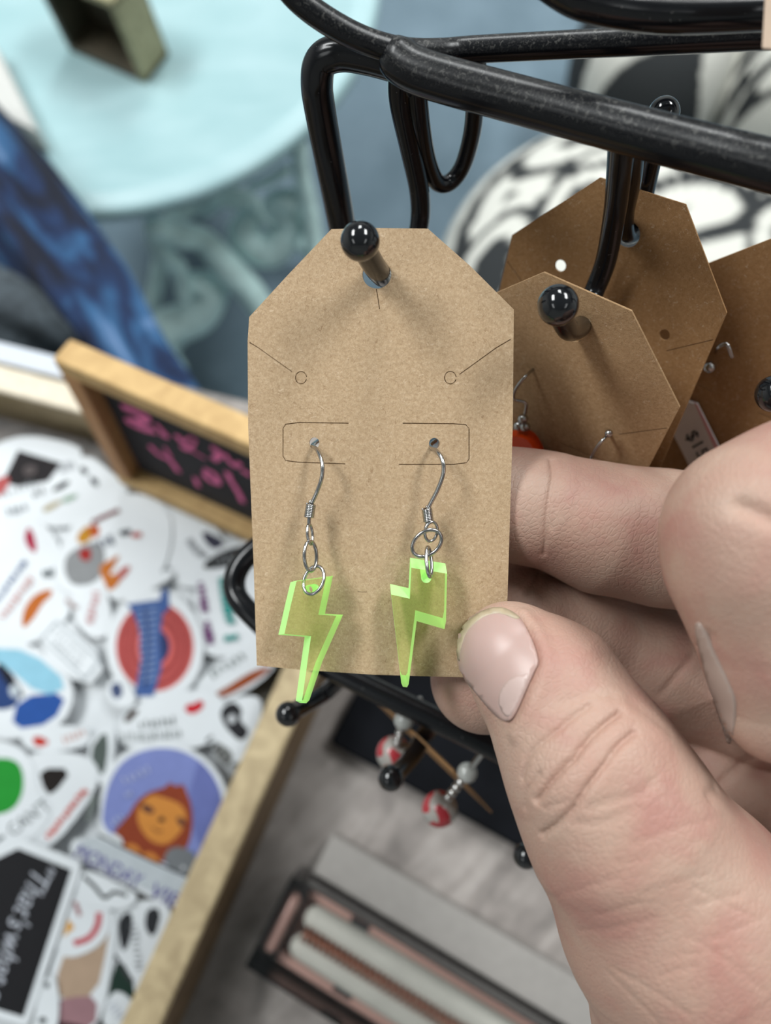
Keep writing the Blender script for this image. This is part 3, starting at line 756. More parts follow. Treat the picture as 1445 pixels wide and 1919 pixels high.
sticker('round purple sticker with a brown sloth at a laptop and Monday lettering', chaikin(sloth_ol, 1), [
    ((126, 138, 196), chaikin([(190, 1560), (194, 1500), (210, 1450), (240, 1416), (290, 1400), (340, 1404), (386, 1432), (414, 1476), (420, 1530), (404, 1600), (380, 1650), (300, 1615)], 2)),
    ((106, 116, 176), [(368, 1440), (372, 1420), (412, 1470), (418, 1530), (404, 1600), (372, 1590), (350, 1500)], 1),
    ((140, 62, 36), [(208, 1562), (240, 1530), (256, 1500), (282, 1482), (310, 1476), (318, 1464), (328, 1474), (344, 1468), (350, 1484), (360, 1510), (362, 1550), (352, 1590), (320, 1620), (270, 1608), (226, 1590)], 2),
    ((206, 136, 62), [(262, 1508), (282, 1488), (306, 1494), (340, 1506), (352, 1530), (340, 1560), (314, 1584), (286, 1580), (264, 1556), (256, 1530)], 2),
    ((92, 56, 48), ell((277, 1516), 14, 7, .5)), ((92, 56, 48), ell((340, 1540), 11, 6, 1.0)), ((34, 26, 28), ell((303, 1536), 6, 5)), ((70, 40, 34), stroke2d([(286, 1550), (296, 1558), (306, 1556)], 2.5)),
    ((206, 130, 60), ell((248, 1596), 18, 14, .5)), ((206, 130, 60), ell((282, 1612), 18, 14, .5)),
    ((220, 226, 230), ell((214, 1576), 18, 13, .5)),
    ((116, 120, 124), [(302, 1618), (322, 1582), (372, 1598), (362, 1650)], 1), ((190, 194, 198), ell((344, 1626), 4, 4)),
    ((188, 196, 202), [(186, 1566), (340, 1640), (380, 1652), (370, 1700), (340, 1700), (140, 1596), (150, 1576)], 1),
    ((40, 44, 50), stroke2d([(186, 1564), (270, 1606), (384, 1656)], 4)),
    ((66, 50, 140), ('text', 'MONDAY', (142, 1594), (264, 1654), 30, 0.1)), ((66, 50, 140), ('text', 'VIBES', (284, 1666), (372, 1710), 30, 0.1))] +
    S((190, 198, 226), scrib((228, 1466), (284, 1440), 16, 5, 3)) + S((190, 198, 226), scrib((236, 1492), (250, 1484), 12, 2, 3)) + S((190, 198, 226), scrib((210, 1544), (232, 1528), 12, 3, 3)), 0)
sticker('sticker with inked monster drawing under the purple round one', [(190, 1700), (300, 1680), (330, 1720), (250, 1900), (180, 1900)],
        [((40, 42, 46), [(224, 1716), (250, 1706), (246, 1760), (230, 1790), (222, 1750)], 2), ((44, 46, 50), [(276, 1700), (304, 1704), (290, 1760), (270, 1740)], 1), ((30, 52, 44), [(204, 1850), (222, 1790), (258, 1850), (236, 1900), (204, 1890)], 1), ((60, 60, 64), stroke2d([(216, 1790), (240, 1830), (250, 1840)], 6))] + S((120, 122, 126), scrib((250, 1730), (262, 1820), 18, 9, 3)))
sticker('white scrap sticker with blue grey pen lines near the tray rail', [(196, 1880), (220, 1850), (262, 1890), (250, 1930), (190, 1930)], S((170, 176, 190), scrib((206, 1880), (230, 1910), 20, 4, 3)))
sticker('tan portrait sticker with mauve band below the smile sticker', [(92, 1800), (130, 1740), (218, 1700), (222, 1740), (186, 1950), (80, 1950)],
        [((176, 152, 130), [(108, 1806), (150, 1760), (204, 1726), (204, 1760), (180, 1870), (108, 1880)], 1), ((152, 116, 122), [(100, 1880), (130, 1868), (184, 1866), (178, 1930), (100, 1930)], 1), ((60, 36, 40), [(100, 1912), (140, 1918), (176, 1930), (100, 1940)], 1)])
sticker('white outlined smile sticker with rosy curve and yellow wedge', [(100, 1680), (150, 1640), (206, 1690), (210, 1740), (180, 1780), (120, 1800), (96, 1760)],
        [((190, 84, 92), stroke2d([(138, 1768), (166, 1758), (182, 1736), (186, 1710)], 12)), ((150, 90, 92), stroke2d([(140, 1690), (150, 1716)], 8)), ((212, 154, 48), [(118, 1756), (128, 1722), (140, 1738)])])
sticker('white die cut sticker with a black bat wing line', [(140, 1650), (160, 1625), (240, 1665), (262, 1680), (240, 1706), (190, 1702), (150, 1690)], [((44, 46, 44), stroke2d([(156, 1642), (176, 1660), (196, 1682), (214, 1672), (238, 1678)], 7))])
sticker('white die cut sticker with tiny dark eye beside the black sticker', [(66, 1880), (90, 1820), (108, 1840), (112, 1900), (100, 1950), (60, 1950)], [((40, 48, 50), ell((88, 1846), 5, 6)), ((60, 64, 66), ell((80, 1912), 8, 6))])
sticker('black rectangular sticker with handwritten white quotation', [(-70, 1620), (20, 1572), (40, 1570), (146, 1612), (152, 1626), (54, 1916), (44, 1922), (-70, 1890)],
        [((28, 28, 31), [(-70, 1640), (34, 1590), (134, 1630), (44, 1906), (-70, 1872)], None), ((186, 190, 200), ('text', "\"That's", (86, 1616), (30, 1736), 40, .25)), ((186, 190, 200), ('text', "what s", (28, 1748), (-12, 1868), 40, .25))], 0)

# ------------------------------------------------------------------ boxed cream zip case on the table
acr_m, nt, b = newmat('clear_plastic')
b.inputs['Base Color'].default_value = (.93, .93, .94, 1)
nt.nodes.remove(b)
tr = nt.nodes.new('ShaderNodeBsdfTransparent'); tr.inputs[0].default_value = (.96, .96, .965, 1)
gl = nt.nodes.new('ShaderNodeBsdfGlossy'); gl.inputs['Roughness'].default_value = .08
fr = nt.nodes.new('ShaderNodeFresnel'); fr.inputs[0].default_value = 1.45
mxs = nt.nodes.new('ShaderNodeMixShader')
nt.links.new(fr.outputs[0], mxs.inputs[0]); nt.links.new(tr.outputs[0], mxs.inputs[1]); nt.links.new(gl.outputs[0], mxs.inputs[2])
nt.links.new(mxs.outputs[0], nt.nodes['Material Output'].inputs[0])
rose = plain('rose_gold_foil', srgb(224, 180, 166), .3, .25, vary=.08, scale=20)
cream = plain('cream_quilted_fabric', srgb(222, 220, 208), .8, vary=.06, scale=60, bump=.3)
copper = plain('copper_zip', srgb(176, 112, 86), .35, .8)
slot_m = plain('dark_slot', srgb(40, 38, 38), .6)
grey_m = plain('frosted_flap', srgb(142, 138, 134), .5, vary=.05)
XZ = .034
k0, k1 = onz(548, 1640, XZ), onz(1040, 1938, XZ)
e1 = (k1 - k0) / np.linalg.norm(k1 - k0)
e2 = np.array([e1[1], -e1[0], 0]); e2 = e2 if e2[0] < 0 else -e2       # to the lower left
KW = np.linalg.norm(onz(438, 1792, XZ) - k0) ; KL = .21
kb = k0 - UP * (XZ - .0006)
KB = thing('clear_box', kb + e1 * KL / 2 + e2 * KW / 2, 'clear plastic gift box lying on the grey table near the lower edge', 'box')
for nm, o_, a_, b_, c_ in (('wall', kb, e1 * KL, e2 * .0008, UP * XZ), ('wall', kb + e2 * KW, e1 * KL, e2 * -.0008, UP * XZ), ('wall', kb, e2 * KW, e1 * .0008, UP * XZ), ('wall', kb + e1 * KL, e2 * KW, e1 * -.0008, UP * XZ), ('lid', kb + UP * XZ, e1 * KL, e2 * KW, UP * .0008)):
    V, Fc = box(o_, a_, b_, c_); fix_normals(mesh(nm, V, Fc, acr_m, KB, False))
V, Fc = box(kb - e2 * .0005 + e1 * .006, e1 * (KL - .01), e2 * -.019, UP * .012, .001)
fix_normals(mesh('side_flap', V, Fc, grey_m, KB, False))
V, Fc = box(kb + e1 * .001 + e2 * .001, e1 * (KL - .002), e2 * (KW - .002), UP * .0008)
fix_normals(mesh('base', V, Fc, plain('added_pale_base', srgb(176, 170, 172), .6, vary=.04), KB, False))  # pale panel added to lighten the shaded floor of the box
kc = kb + e1 * .009 + e2 * .0038 + UP * .001
CWd = KW - .0076
KC = thing('zip_case', kc + e1 * .09 + e2 * CWd / 2, 'cream padded zip case in a rose gold tray inside the clear box', 'case')
CL = .19
for nm, o_, a_, b_, c_ in (('tray_base', kc, e1 * CL, e2 * CWd, UP * .004), ('tray_side', kc, e1 * CL, e2 * .0045, UP * .015), ('tray_side', kc + e2 * (CWd - .0035), e1 * CL, e2 * .0045, UP * .015)):
    V, Fc = box(o_, a_, b_, c_, .0008); fix_normals(mesh(nm, V, Fc, rose, KC, False))
V, Fc = tube([kc + e2 * .006 + UP * .024 - e1 * .004, kc + e2 * (CWd - .006) + UP * .024 - e1 * .004], .0032, 14, 2, smooth=False)
fix_normals(mesh('end_bar', V, Fc, rose, KC))
for f in (.25, .75):
    pw = (CWd - .007) * .5
    cc = kc + e2 * (.0035 + (CWd - .007) * f) + UP * .0165
    V, Fc = tube([cc + e1 * .008, cc + e1 * .05, cc + e1 * .1, cc + e1 * .18], [pw * .44, pw * .5, pw * .5, pw * .5], 24, 6)
    fix_normals(mesh('pad', V, Fc, cream, KC))
zc = kc + e2 * CWd / 2 + UP * .0215
tt = np.linspace(0, 1, 900)
hel = np.array([zc + e1 * (.006 + t * .17) + e2 * .0032 * math.cos(t * 2 * math.pi * 60) + UP * .0022 * math.sin(t * 2 * math.pi * 60) for t in tt])
V, Fc = tube(hel, .0006, 5, 1, smooth=False)
mesh('zip_coil', V, Fc, copper, KC)
for x_, side in ((.022, 0), (.028, 1)):
    o_ = kc + e1 * x_ + UP * .0147 + (e2 * .001 if side == 0 else e2 * (CWd - .0045))
    V, Fc = box(o_, e1 * .009, e2 * .0035, UP * .0008); fix_normals(mesh('slot', V, Fc, slot_m, KC, False))

# ------------------------------------------------------------------ earring rack
RK = thing('earring_rack', onz(790, 1015, 0), 'black coated wire earring rack with ball tipped hooks and dusty top bars', 'rack')
def rod(name, pts, r, mat='wire', seg=18, n=8, parent=None):
    V, Fc = tube([Pm(*x) for x in pts], [x / 1000 for x in (r if isinstance(r, (list, tuple)) else [r, r])], seg, n)
    return fix_normals(mesh(name, V, Fc, M[mat], parent or RK))
rod('front_bar', [(748, 112, 126), (800, 140, 125), (1000, 195, 121), (1250, 262, 114), (1445, 312, 108), (1800, 402, 99)], 3.5, 'wire_dusty', 24)
rod('back_bar', [(470, -130, 118), (530, -35, 120), (575, 12, 121.5), (640, 55, 123), (700, 82, 124.5), (760, 96, 126), (830, 97, 127), (900, 92, 127.5), (1200, 77, 124), (1445, 63, 121), (1800, 45, 117)], [2.0, 2.0, 2.05, 2.05, 2.05, 2.0, 2.0, 2.1, 2.3, 2.6], 'wire_dusty')
rod('corner_post', [(752, 100, 125), (758, 118, 127), (768, 150, 131), (775, 185, 136)], [2.4, 2.8, 2.9, 2.0], 'wire')
rod('side_leg', [(752, 122, 129), (690, 106, 131), (640, 100, 133), (605, 112, 134.5), (594, 150, 137), (602, 220, 143), (640, 420, 163), (680, 660, 205), (715, 900, 290), (740, 1010, 392)], [2.9, 2.9, 2.9, 2.9, 2.9, 2.9], 'wire')
rod('top_scroll', [(960, -90, 108), (1060, -15, 110), (1120, 8, 111), (1200, 20, 112), (1300, 24, 112.5), (1500, 16, 113)], [2.6, 2.6, 2.8, 2.8], 'wire')
def ballhook(pts, r, ball_c, ball_r):
    h = rod('hook', pts, r, 'wire', 16)
    V, Fc = sphere(Pm(*ball_c), ball_r / 1000, 36, 20)
    mesh('ball_tip', V, Fc, M['ball'], h)
ballhook([(752, 140, 129), (752, 190, 134), (770, 280, 143), (786, 360, 151), (786, 420, 156), (768, 480, 157), (742, 520, 150), (722, 520, 138), (704, 502, 128), (678, 458, 119)], [2.3, 2.0, 1.9, 1.9, 1.9], (675, 452, 118), 3.03)
ballhook([(778, 160, 131), (786, 230, 138), (800, 300, 147), (818, 340, 153), (842, 342, 155), (866, 312, 153), (884, 250, 146), (890, 180, 138), (887, 125, 132)], [2.0, 1.7, 1.7, 1.7], (886, 122, 131), 2.35)
ballhook([(1168, 258, 120), (1163, 310, 126), (1152, 400, 137), (1135, 490, 146), (1112, 550, 150), (1100, 590, 147), (1088, 612, 139), (1066, 618, 130), (1050, 590, 122)], [2.4, 2.0, 1.95, 1.9, 1.8], (1046, 572, 120), 3.2)
ballhook([(1186, 268, 122), (1184, 330, 130), (1172, 400, 142), (1176, 440, 149), (1196, 428, 151), (1208, 370, 146), (1222, 300, 138), (1243, 215, 129)], [1.9, 1.6, 1.6, 1.75], (1244, 212, 128.5), 2.6)
ballhook([(1560, 345, 108), (1555, 420, 120), (1535, 560, 134), (1510, 660, 140), (1490, 740, 138), (1465, 752, 130)], 1.9, (1452, 738, 124), 3.0)
# lower tier
rod('lower_frame', [(760, 860, 212), (640, 930, 208), (545, 985, 205), (478, 1030, 203), (446, 1066, 202), (440, 1106, 201), (466, 1146, 199), (540, 1210, 197), (640, 1262, 194), (800, 1340, 189), (955, 1416, 184), (1060, 1468, 182)], 2.9, 'wire')
ballhook([(660, 1262, 196), (640, 1270, 203), (610, 1298, 207), (570, 1322, 200), (540, 1338, 189)], 2.3, (540, 1338, 188), 3.05)
ballhook([(840, 1352, 190), (818, 1352, 200), (795, 1380, 206), (770, 1420, 200), (735, 1457, 187)], 2.3, (733, 1458, 186), 3.2)
ballhook([(1056, 1466, 184), (1058, 1500, 193), (1046, 1550, 198), (1015, 1585, 192), (988, 1602, 184)], 2.3, (986, 1603, 183), 3.1)
# base board on the table
b0, b1 = onz(617, 1392, .010), onz(1000, 1606, .010)
bd_ = (b1 - b0) / np.linalg.norm(b1 - b0); bn_ = np.array([-bd_[1], bd_[0], 0]); bn_ = bn_ if bn_[1] > 0 else -bn_
V, Fc = box(b0 * np.array([1, 1, 0]) + UP * .0004, bd_ * .22, bn_ * .155, UP * .0096, .0015)
fix_normals(mesh('base_board', V, Fc, M['base_black'], RK, False))

# ------------------------------------------------------------------ kraft cards
# the front card: a plane through four corners seen at their depths (bottom tipped towards the viewer by the hand)
q0, q1, q2, q3 = Pm(467, 592, 134.5), Pm(963, 580, 131.0), Pm(950, 1268, 138.5), Pm(480, 1247, 142)
cen = (q0 + q1 + q2 + q3) / 4
cxa = (q1 - q0) + (q2 - q3); cxa /= np.linalg.norm(cxa)
cya = (q0 - q3) + (q1 - q2); cya -= np.dot(cya, cxa) * cxa; cya /= np.linalg.norm(cya)
cna = np.cross(cxa, cya)
if np.dot(cna, CAM - cen) < 0: cna = -cna
def px2card(pts):
    out = []
    for u, v in pts:
        p = onplane(u, v, cen, cna)
        out.append((np.dot(p - cen, cxa), np.dot(p - cen, cya)))
    return np.array(out)
def bend(x, y):                            # the hand bows the card a little
    return .0007 * np.cos(x / .0455 * math.pi) - .0006 * np.clip((-y - .01) / .03, 0, 1.2) ** 2 * (x / .0225)
def cardpt(xy, h):
    xy = np.asarray(xy)
    return cen + xy[:, :1] * cxa + xy[:, 1:] * cya + (bend(xy[:, 0], xy[:, 1]) + h)[:, None] * cna
CARD_PX = [(622, 431), (700, 429), (802, 430), (882, 500), (963, 580), (961, 800), (953, 1060), (947, 1255), (938, 1268), (870, 1269), (700, 1262), (560, 1253), (482, 1246), (475, 1050), (465, 800), (464, 640), (467, 594), (540, 516)]
slits = [[(468, 642), (483, 651), (548, 697)], [(957, 636), (930, 652), (861, 702)],
         [(654, 793), (560, 792), (536, 795), (531, 803), (531, 855), (536, 863), (560, 866), (648, 869)],
         [(755, 793), (850, 794), (873, 796), (879, 803), (879, 860), (874, 867), (850, 870), (748, 870)]]
holes = [px2card(ell((707, 516), 27, 26)), px2card(ell((590, 830), 9.5, 10.5)), px2card(ell((814, 831), 10, 10.5))]
for s in slits: holes.append(stroke2d(px2card(s), .00017, smooth=False))
for c_, r_ in (((565, 708), 10.5), ((844, 708), 10.8)):   # nearly closed punched rings
    a = np.linspace(.3, 2 * math.pi - .15, 26)
    holes.append(stroke2d(px2card([(c_[0] + r_ * math.cos(t), c_[1] + 1.08 * r_ * math.sin(t)) for t in a]), .00015, smooth=False))
holes.append(stroke2d(px2card([(706, 543), (709, 560), (712, 580)]), .00013, smooth=False))
holes.append(stroke2d(px2card([(671, 1107), (679, 1108), (688, 1108)]), .00008, smooth=False))
f_ = lambda p, h: cardpt(p, np.full(len(p), h))
Va, Fa, _ = solid2d(px2card(CARD_PX), holes, .0018, f_, .00030)
Vb, Fb, _ = solid2d(px2card(CARD_PX), holes[:3], .0018, lambda p, h: f_(p, h - .00030), .00018)
V, Fc = join([(Va, Fa), (Vb, Fb)])
fc = mesh('earring_card', V, Fc, M['kraft'], None, False)
tag(fc, 'front brown kraft card holding the two green lightning earrings', 'card', 'kraft earring cards')

# shared outline (metres, y up, origin at the top middle) for the cards further back
W2, HC = .0228, .077
CARD_MM = [(-.0085, 0), (.0085, 0), (W2, -.0150), (W2, -HC), (-W2, -HC), (-W2, -.0150)]
def hung_card(M0, wx, dn, label, nofl=False, extra_holes=(), px_holes=(), curl=.002, mat='kraft_shaded'):
    """kraft tag hanging from the point M0 (top middle), width axis wx, down axis dn (world)"""
    wx = wx / np.linalg.norm(wx); dn = dn - np.dot(dn, wx) * wx; dn /= np.linalg.norm(dn)
    n = np.cross(wx, -dn)
    if np.dot(n, CAM - M0) < 0: n = -n
    hl = [circ((0.0, -.0082), .0024, 20), circ((-.0103, -.0385), .0009, 12), circ((.0103, -.0385), .0009, 12)]
    for s in ([(-.0225, -.0205), (-.0150, -.0262)], [(.0225, -.0205), (.0150, -.0262)],
              [(-.005, -.0345), (-.0155, -.0345), (-.0165, -.0355), (-.0165, -.0405), (-.0155, -.0415), (-.005, -.0415)],
              [(.005, -.0345), (.0155, -.0345), (.0165, -.0355), (.0165, -.0405), (.0155, -.0415), (.005, -.0415)]):
        hl.append(stroke2d(s, .0002, smooth=False))
    hl += list(extra_holes)
    f = lambda p, h: M0 + p[:, :1] * wx - p[:, 1:] * dn + (h + curl * np.cos(p[:, 0] / W2 * 1.5))[:, None] * n
    for c_, r_ in px_holes:
        p = onplane(*c_, M0, n); hl.append(circ((np.dot(p - M0, wx), -np.dot(p - M0, dn)), r_, 14))
    V, Fc, fl = solid2d(CARD_MM, hl, .0030, f, .00045)
    o = tag(mesh('earring_card', V, Fc, M[mat], None, False), label, 'card', 'kraft earring cards')
    return o, M0, wx, dn, n
R3 = lambda v: np.asarray(v, float) @ RM.T
C2 = hung_card(Pm(1107, 538, 136), R3([.862, -.507, .317]), R3([-.084, -.626, -.774]), 'tilted kraft card hanging on the hook right of the front card', mat='kraft_half_shaded')
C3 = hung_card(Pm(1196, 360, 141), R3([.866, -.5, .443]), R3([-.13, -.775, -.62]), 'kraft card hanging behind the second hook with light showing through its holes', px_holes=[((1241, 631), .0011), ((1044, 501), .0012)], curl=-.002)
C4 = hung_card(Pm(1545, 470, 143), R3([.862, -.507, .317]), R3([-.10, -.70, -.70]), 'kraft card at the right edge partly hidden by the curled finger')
# price sticker on that card
M0, wx, dn, n_ = C4[1:]
def c4(px):
    out = []
    for u, v in px:
        p = onplane(u, v, M0 + n_ * .0035, n_); out.append(p)
    return np.array(out)
pt = [(1292, 745), (1352, 862), (1330, 930), (1292, 900), (1262, 832), (1272, 790)]
pv = c4([(1286, 752), (1306, 758), (1358, 862), (1342, 930), (1318, 925), (1262, 815)])
back_v = pv - n_ * .0008
PT = thing('price_sticker', pv.mean(0), 'white price sticker reading $15 on the right edge card', 'label')
nn_ = len(pv)
V = np.vstack([pv, back_v]); Fc = [list(range(nn_)), list(range(nn_, 2 * nn_))[::-1]] + [[i, (i + 1) % nn_, (i + 1) % nn_ + nn_, i + nn_] for i in range(nn_)]
fix_normals(mesh('label_paper', V, Fc, plain('label_paper', srgb(222, 216, 214), .7, vary=.03), PT, False))
pe = c4([(1300, 750), (1308, 758), (1360, 862), (1352, 868)]) + n_ * .0002
mesh('pink_margin', pe, [[0, 1, 2, 3]], plain('pink_edge', srgb(214, 158, 160), .7), PT, False)
V2, T2 = text2d('$15')
w = V2[:, 0].max() - V2[:, 0].min()
d2 = np.array([30., 52.]); L = np.linalg.norm(d2); d2 /= L; u2 = np.array([d2[1], -d2[0]])
xy = np.array([1307, 832]) + V2[:, :1] / w * 52 * d2 + V2[:, 1:] * 34 * u2
mesh('price_lettering', c4(xy) + n_ * .0003, T2, plain('black_marker', srgb(36, 34, 36), .6), PT, False)
# pale card end at the upper right corner, nearer than the bars
V, Fc = box(Pm(1437, -60, 100), Pm(1520, -50, 103) - Pm(1437, -60, 100), Pm(1428, 92, 101) - Pm(1437, -60, 100), (ray(1440, 40) * .0006), .0002)
tag(fix_normals(mesh('tan_card', V, Fc, plain('tan_card', srgb(206, 182, 160), .8, vary=.06, scale=300), None, False)), 'tan card edge at the upper right corner of the frame', 'card')
# card of the lower tier, seen edge-on
ea, eb = Pm(680, 1290, 206), Pm(930, 1530, 190)
dnl = -UP
wxl = (eb - ea); wxl[2] *= .3
Mx = (ea + eb) / 2
n_l = np.cross(wxl / np.linalg.norm(wxl), UP)
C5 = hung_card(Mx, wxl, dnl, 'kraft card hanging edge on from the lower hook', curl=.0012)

# ------------------------------------------------------------------ earrings
def wire(name, pts, r, parent, n=8, closed=False, seg=10, mat='silver'):
    V, Fc = tube([Pm(*x) for x in pts], r / 1000, seg, n, closed)
    return fix_normals(mesh(name, V, Fc, M[mat], parent))
def ring3(c, r_mm, nrm, wr, parent, ecc=1.0, major=(0, 1, 0), name='jump_ring'):
    """ring in camera axes: centre (u,v,mm), normal nrm, stretched by ecc along major"""
    cc = Pm(*c); n = R3(nrm); n /= np.linalg.norm(n)
    mj = R3(major); mj -= np.dot(mj, n) * n; mj /= np.linalg.norm(mj); mi_ = np.cross(n, mj)
    a = np.arange(40) / 40 * 2 * math.pi
    pts = [cc + mj * math.cos(t) * r_mm * ecc / 1000 + mi_ * math.sin(t) * r_mm / 1000 for t in a]
    V, Fc = tube(pts, wr / 1000, 10, 1, True, smooth=False)
    return fix_normals(mesh(name, V, Fc, M['silver'], parent))
def coil(a, b, R, r, turns, parent):
    a, b = Pm(*a), Pm(*b); ax = b - a; L = np.linalg.norm(ax); ax /= L
    s = np.cross(ax, R3([0, 0, 1])); s /= np.linalg.norm(s); t_ = np.cross(ax, s)
    tt = np.linspace(0, 1, turns * 16)
    pts = np.array([a + ax * L * t + (s * math.cos(t * turns * 2 * math.pi) + t_ * math.sin(t * turns * 2 * math.pi)) * R / 1000 for t in tt])
    V, Fc = tube(pts, r / 1000, 6, 1, smooth=False)
    fix_normals(mesh('coil', V, Fc, M['silver'], parent))

# fluorescent acrylic
cl_m, nt, b = newmat('fluorescent_acrylic_face')
nt.nodes.remove(b)
tr = nt.nodes.new('ShaderNodeBsdfTransparent'); tr.inputs[0].default_value = (.995, .998, .86, 1)
gl = nt.nodes.new('ShaderNodeBsdfGlossy'); gl.inputs['Roughness'].default_value = .05
df = nt.nodes.new('ShaderNodeBsdfDiffuse'); df.inputs[0].default_value = (.80, .98, .28, 1)
fr = nt.nodes.new('ShaderNodeFresnel'); fr.inputs[0].default_value = 1.49
m1 = nt.nodes.new('ShaderNodeMixShader'); m1.inputs[0].default_value = .10
nt.links.new(tr.outputs[0], m1.inputs[1]); nt.links.new(df.outputs[0], m1.inputs[2])
m2 = nt.nodes.new('ShaderNodeMixShader')
nt.links.new(fr.outputs[0], m2.inputs[0]); nt.links.new(m1.outputs[0], m2.inputs[1]); nt.links.new(gl.outputs[0], m2.inputs[2])
nt.links.new(m2.outputs[0], nt.nodes['Material Output'].inputs[0])
ed_m, nt, b = newmat('fluorescent_acrylic_edge')
nt.nodes.remove(b)
df = nt.nodes.new('ShaderNodeBsdfDiffuse'); df.inputs[0].default_value = (.58, 1.0, .42, 1)
tl = nt.nodes.new('ShaderNodeBsdfTranslucent'); tl.inputs[0].default_value = (.58, 1.0, .42, 1)
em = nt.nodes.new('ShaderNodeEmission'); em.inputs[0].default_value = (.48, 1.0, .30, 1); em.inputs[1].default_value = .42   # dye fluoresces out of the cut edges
m1 = nt.nodes.new('ShaderNodeMixShader'); m1.inputs[0].default_value = .35
ad = nt.nodes.new('ShaderNodeAddShader')
nt.links.new(df.outputs[0], m1.inputs[1]); nt.links.new(tl.outputs[0], m1.inputs[2])
tr = nt.nodes.new('ShaderNodeBsdfTransparent'); tr.inputs[0].default_value = (.8, 1, .5, 1)
m3 = nt.nodes.new('ShaderNodeMixShader'); m3.inputs[0].default_value = .3
nt.links.new(m1.outputs[0], m3.inputs[1]); nt.links.new(tr.outputs[0], m3.inputs[2])
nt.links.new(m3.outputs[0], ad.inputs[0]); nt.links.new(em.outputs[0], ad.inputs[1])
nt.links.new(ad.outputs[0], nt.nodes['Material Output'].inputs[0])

def pendant(px, d_of, hole_c, hole_r, ext_mm, parent):
    """lightning bolt: front outline seen at depth d_of(u,v); ext_mm = thickness vector in camera axes"""
    o0 = Pm(*px[0], d_of(*px[0])); 
    pts = [Pm(u, v, d_of(u, v)) for u, v in px]
    c = np.mean(pts, 0)
    a = pts[0] - c; a /= np.linalg.norm(a)
    pl = [Pm(u, v, d_of(u, v)) for u, v in ((px[0][0], px[0][1]), (px[0][0] + 60, px[0][1]), (px[0][0], px[0][1] + 60))]
    n = np.cross(pl[1] - pl[0], pl[2] - pl[0]); n /= np.linalg.norm(n)
    if np.dot(n, CAM - c) < 0: n = -n
    ax = pl[1] - pl[0]; ax -= np.dot(ax, n) * n; ax /= np.linalg.norm(ax); ay = np.cross(n, ax)
    to2 = lambda p: np.array([[np.dot(x - c, ax), np.dot(x - c, ay)] for x in p])
    ol = to2(pts)
    hp = to2([Pm(u, v, d_of(u, v)) for u, v in ell(hole_c, hole_r, hole_r)])
    ex_ = R3(ext_mm) / 1000
    L = np.linalg.norm(ex_)
    def f(p, h): return c + p[:, :1] * ax + p[:, 1:] * ay + ex_ * (-h / L)
    V, Fc, fl = solid2d(ol, [hp], None, f, L)
    o = mesh('pendant', V, Fc, [cl_m, ed_m], parent, False, fl)
    o['label'] = 'clear fluorescent green acrylic lightning bolt'
    fix_normals(o)
    return o
EL = thing('bolt_earring', Pm(590, 1330, 138), 'left silver hook earring with green bolt pendant tip pointing down left', 'earring', 'lightning bolt earrings')
wire('ear_hook', [(596, 826, 141), (586, 834, 138), (588, 837, 135), (596, 846, 133), (604, 868, 131.5), (603, 895, 131.5), (594, 922, 132.5), (585, 942, 133)], .36, EL)
coil((583, 945, 133), (579, 969, 133), .72, .2, 8, EL)
wire('ear_hook', [(582, 940, 133.3), (580, 960, 133.3), (579, 982, 133.2)], .34, EL)
ring3((581, 1001, 133.3), 1.0, (.95, .1, .35), .27, EL, 1.75, name='hook_loop')
ring3((582, 1042, 132.6), 1.55, (.80, .05, .6), .33, EL, 1.65)
ring3((588, 1087, 132.8), 1.95, (-.42, .3, .85), .31, EL, 1.28, (.15, .95, .1))
dl = lambda u, v: 133.4 + (v - 1080) * .0052 + (u - 590) * .012
pendant([(556, 1088), (624, 1079), (609, 1150), (643, 1152), (604, 1240), (580, 1312), (574, 1318), (566, 1314), (583, 1192), (533, 1188), (546, 1130)], dl, (589, 1103), 9, (-1.35, -.5, -2.3), EL)
ER = thing('bolt_earring', Pm(765, 1290, 138), 'right silver hook earring with green bolt pendant hanging straight', 'earring', 'lightning bolt earrings')
wire('ear_hook', [(816, 826, 140), (806, 834, 137), (808, 839, 134), (818, 845, 131), (829, 862, 129.5), (831, 886, 129.5), (820, 918, 130.5), (806, 945, 131.5), (801, 958, 131.8)], .38, ER)
coil((800, 953, 131.8), (803, 976, 132), .74, .2, 8, ER)
wire('ear_hook', [(801, 950, 132), (803, 968, 132), (798, 990, 132)], .34, ER)
ring3((808, 996, 131.8), 1.15, (.35, -.15, .9), .28, ER, 1.45, (.1, 1, 0), name='hook_loop')
ring3((800, 1018, 131.3), 2.05, (.1, -.25, .95), .34, ER, 1.35, (.75, .62, 0))
ring3((804, 1053, 131.6), 1.0, (.9, .2, .45), .34, ER, 2.6, (.15, 1, -.25))
dr = lambda u, v: 132.6 + (v - 1060) * .0045 - (u - 790) * .012
pendant([(771, 1064), (838, 1075), (836, 1164), (833, 1179), (781, 1164), (766, 1282), (763, 1288), (755, 1287), (752, 1280), (733, 1114), (768, 1122)], dr, (799, 1083), 9.5, (-.15, 1.6, -2.2), ER)

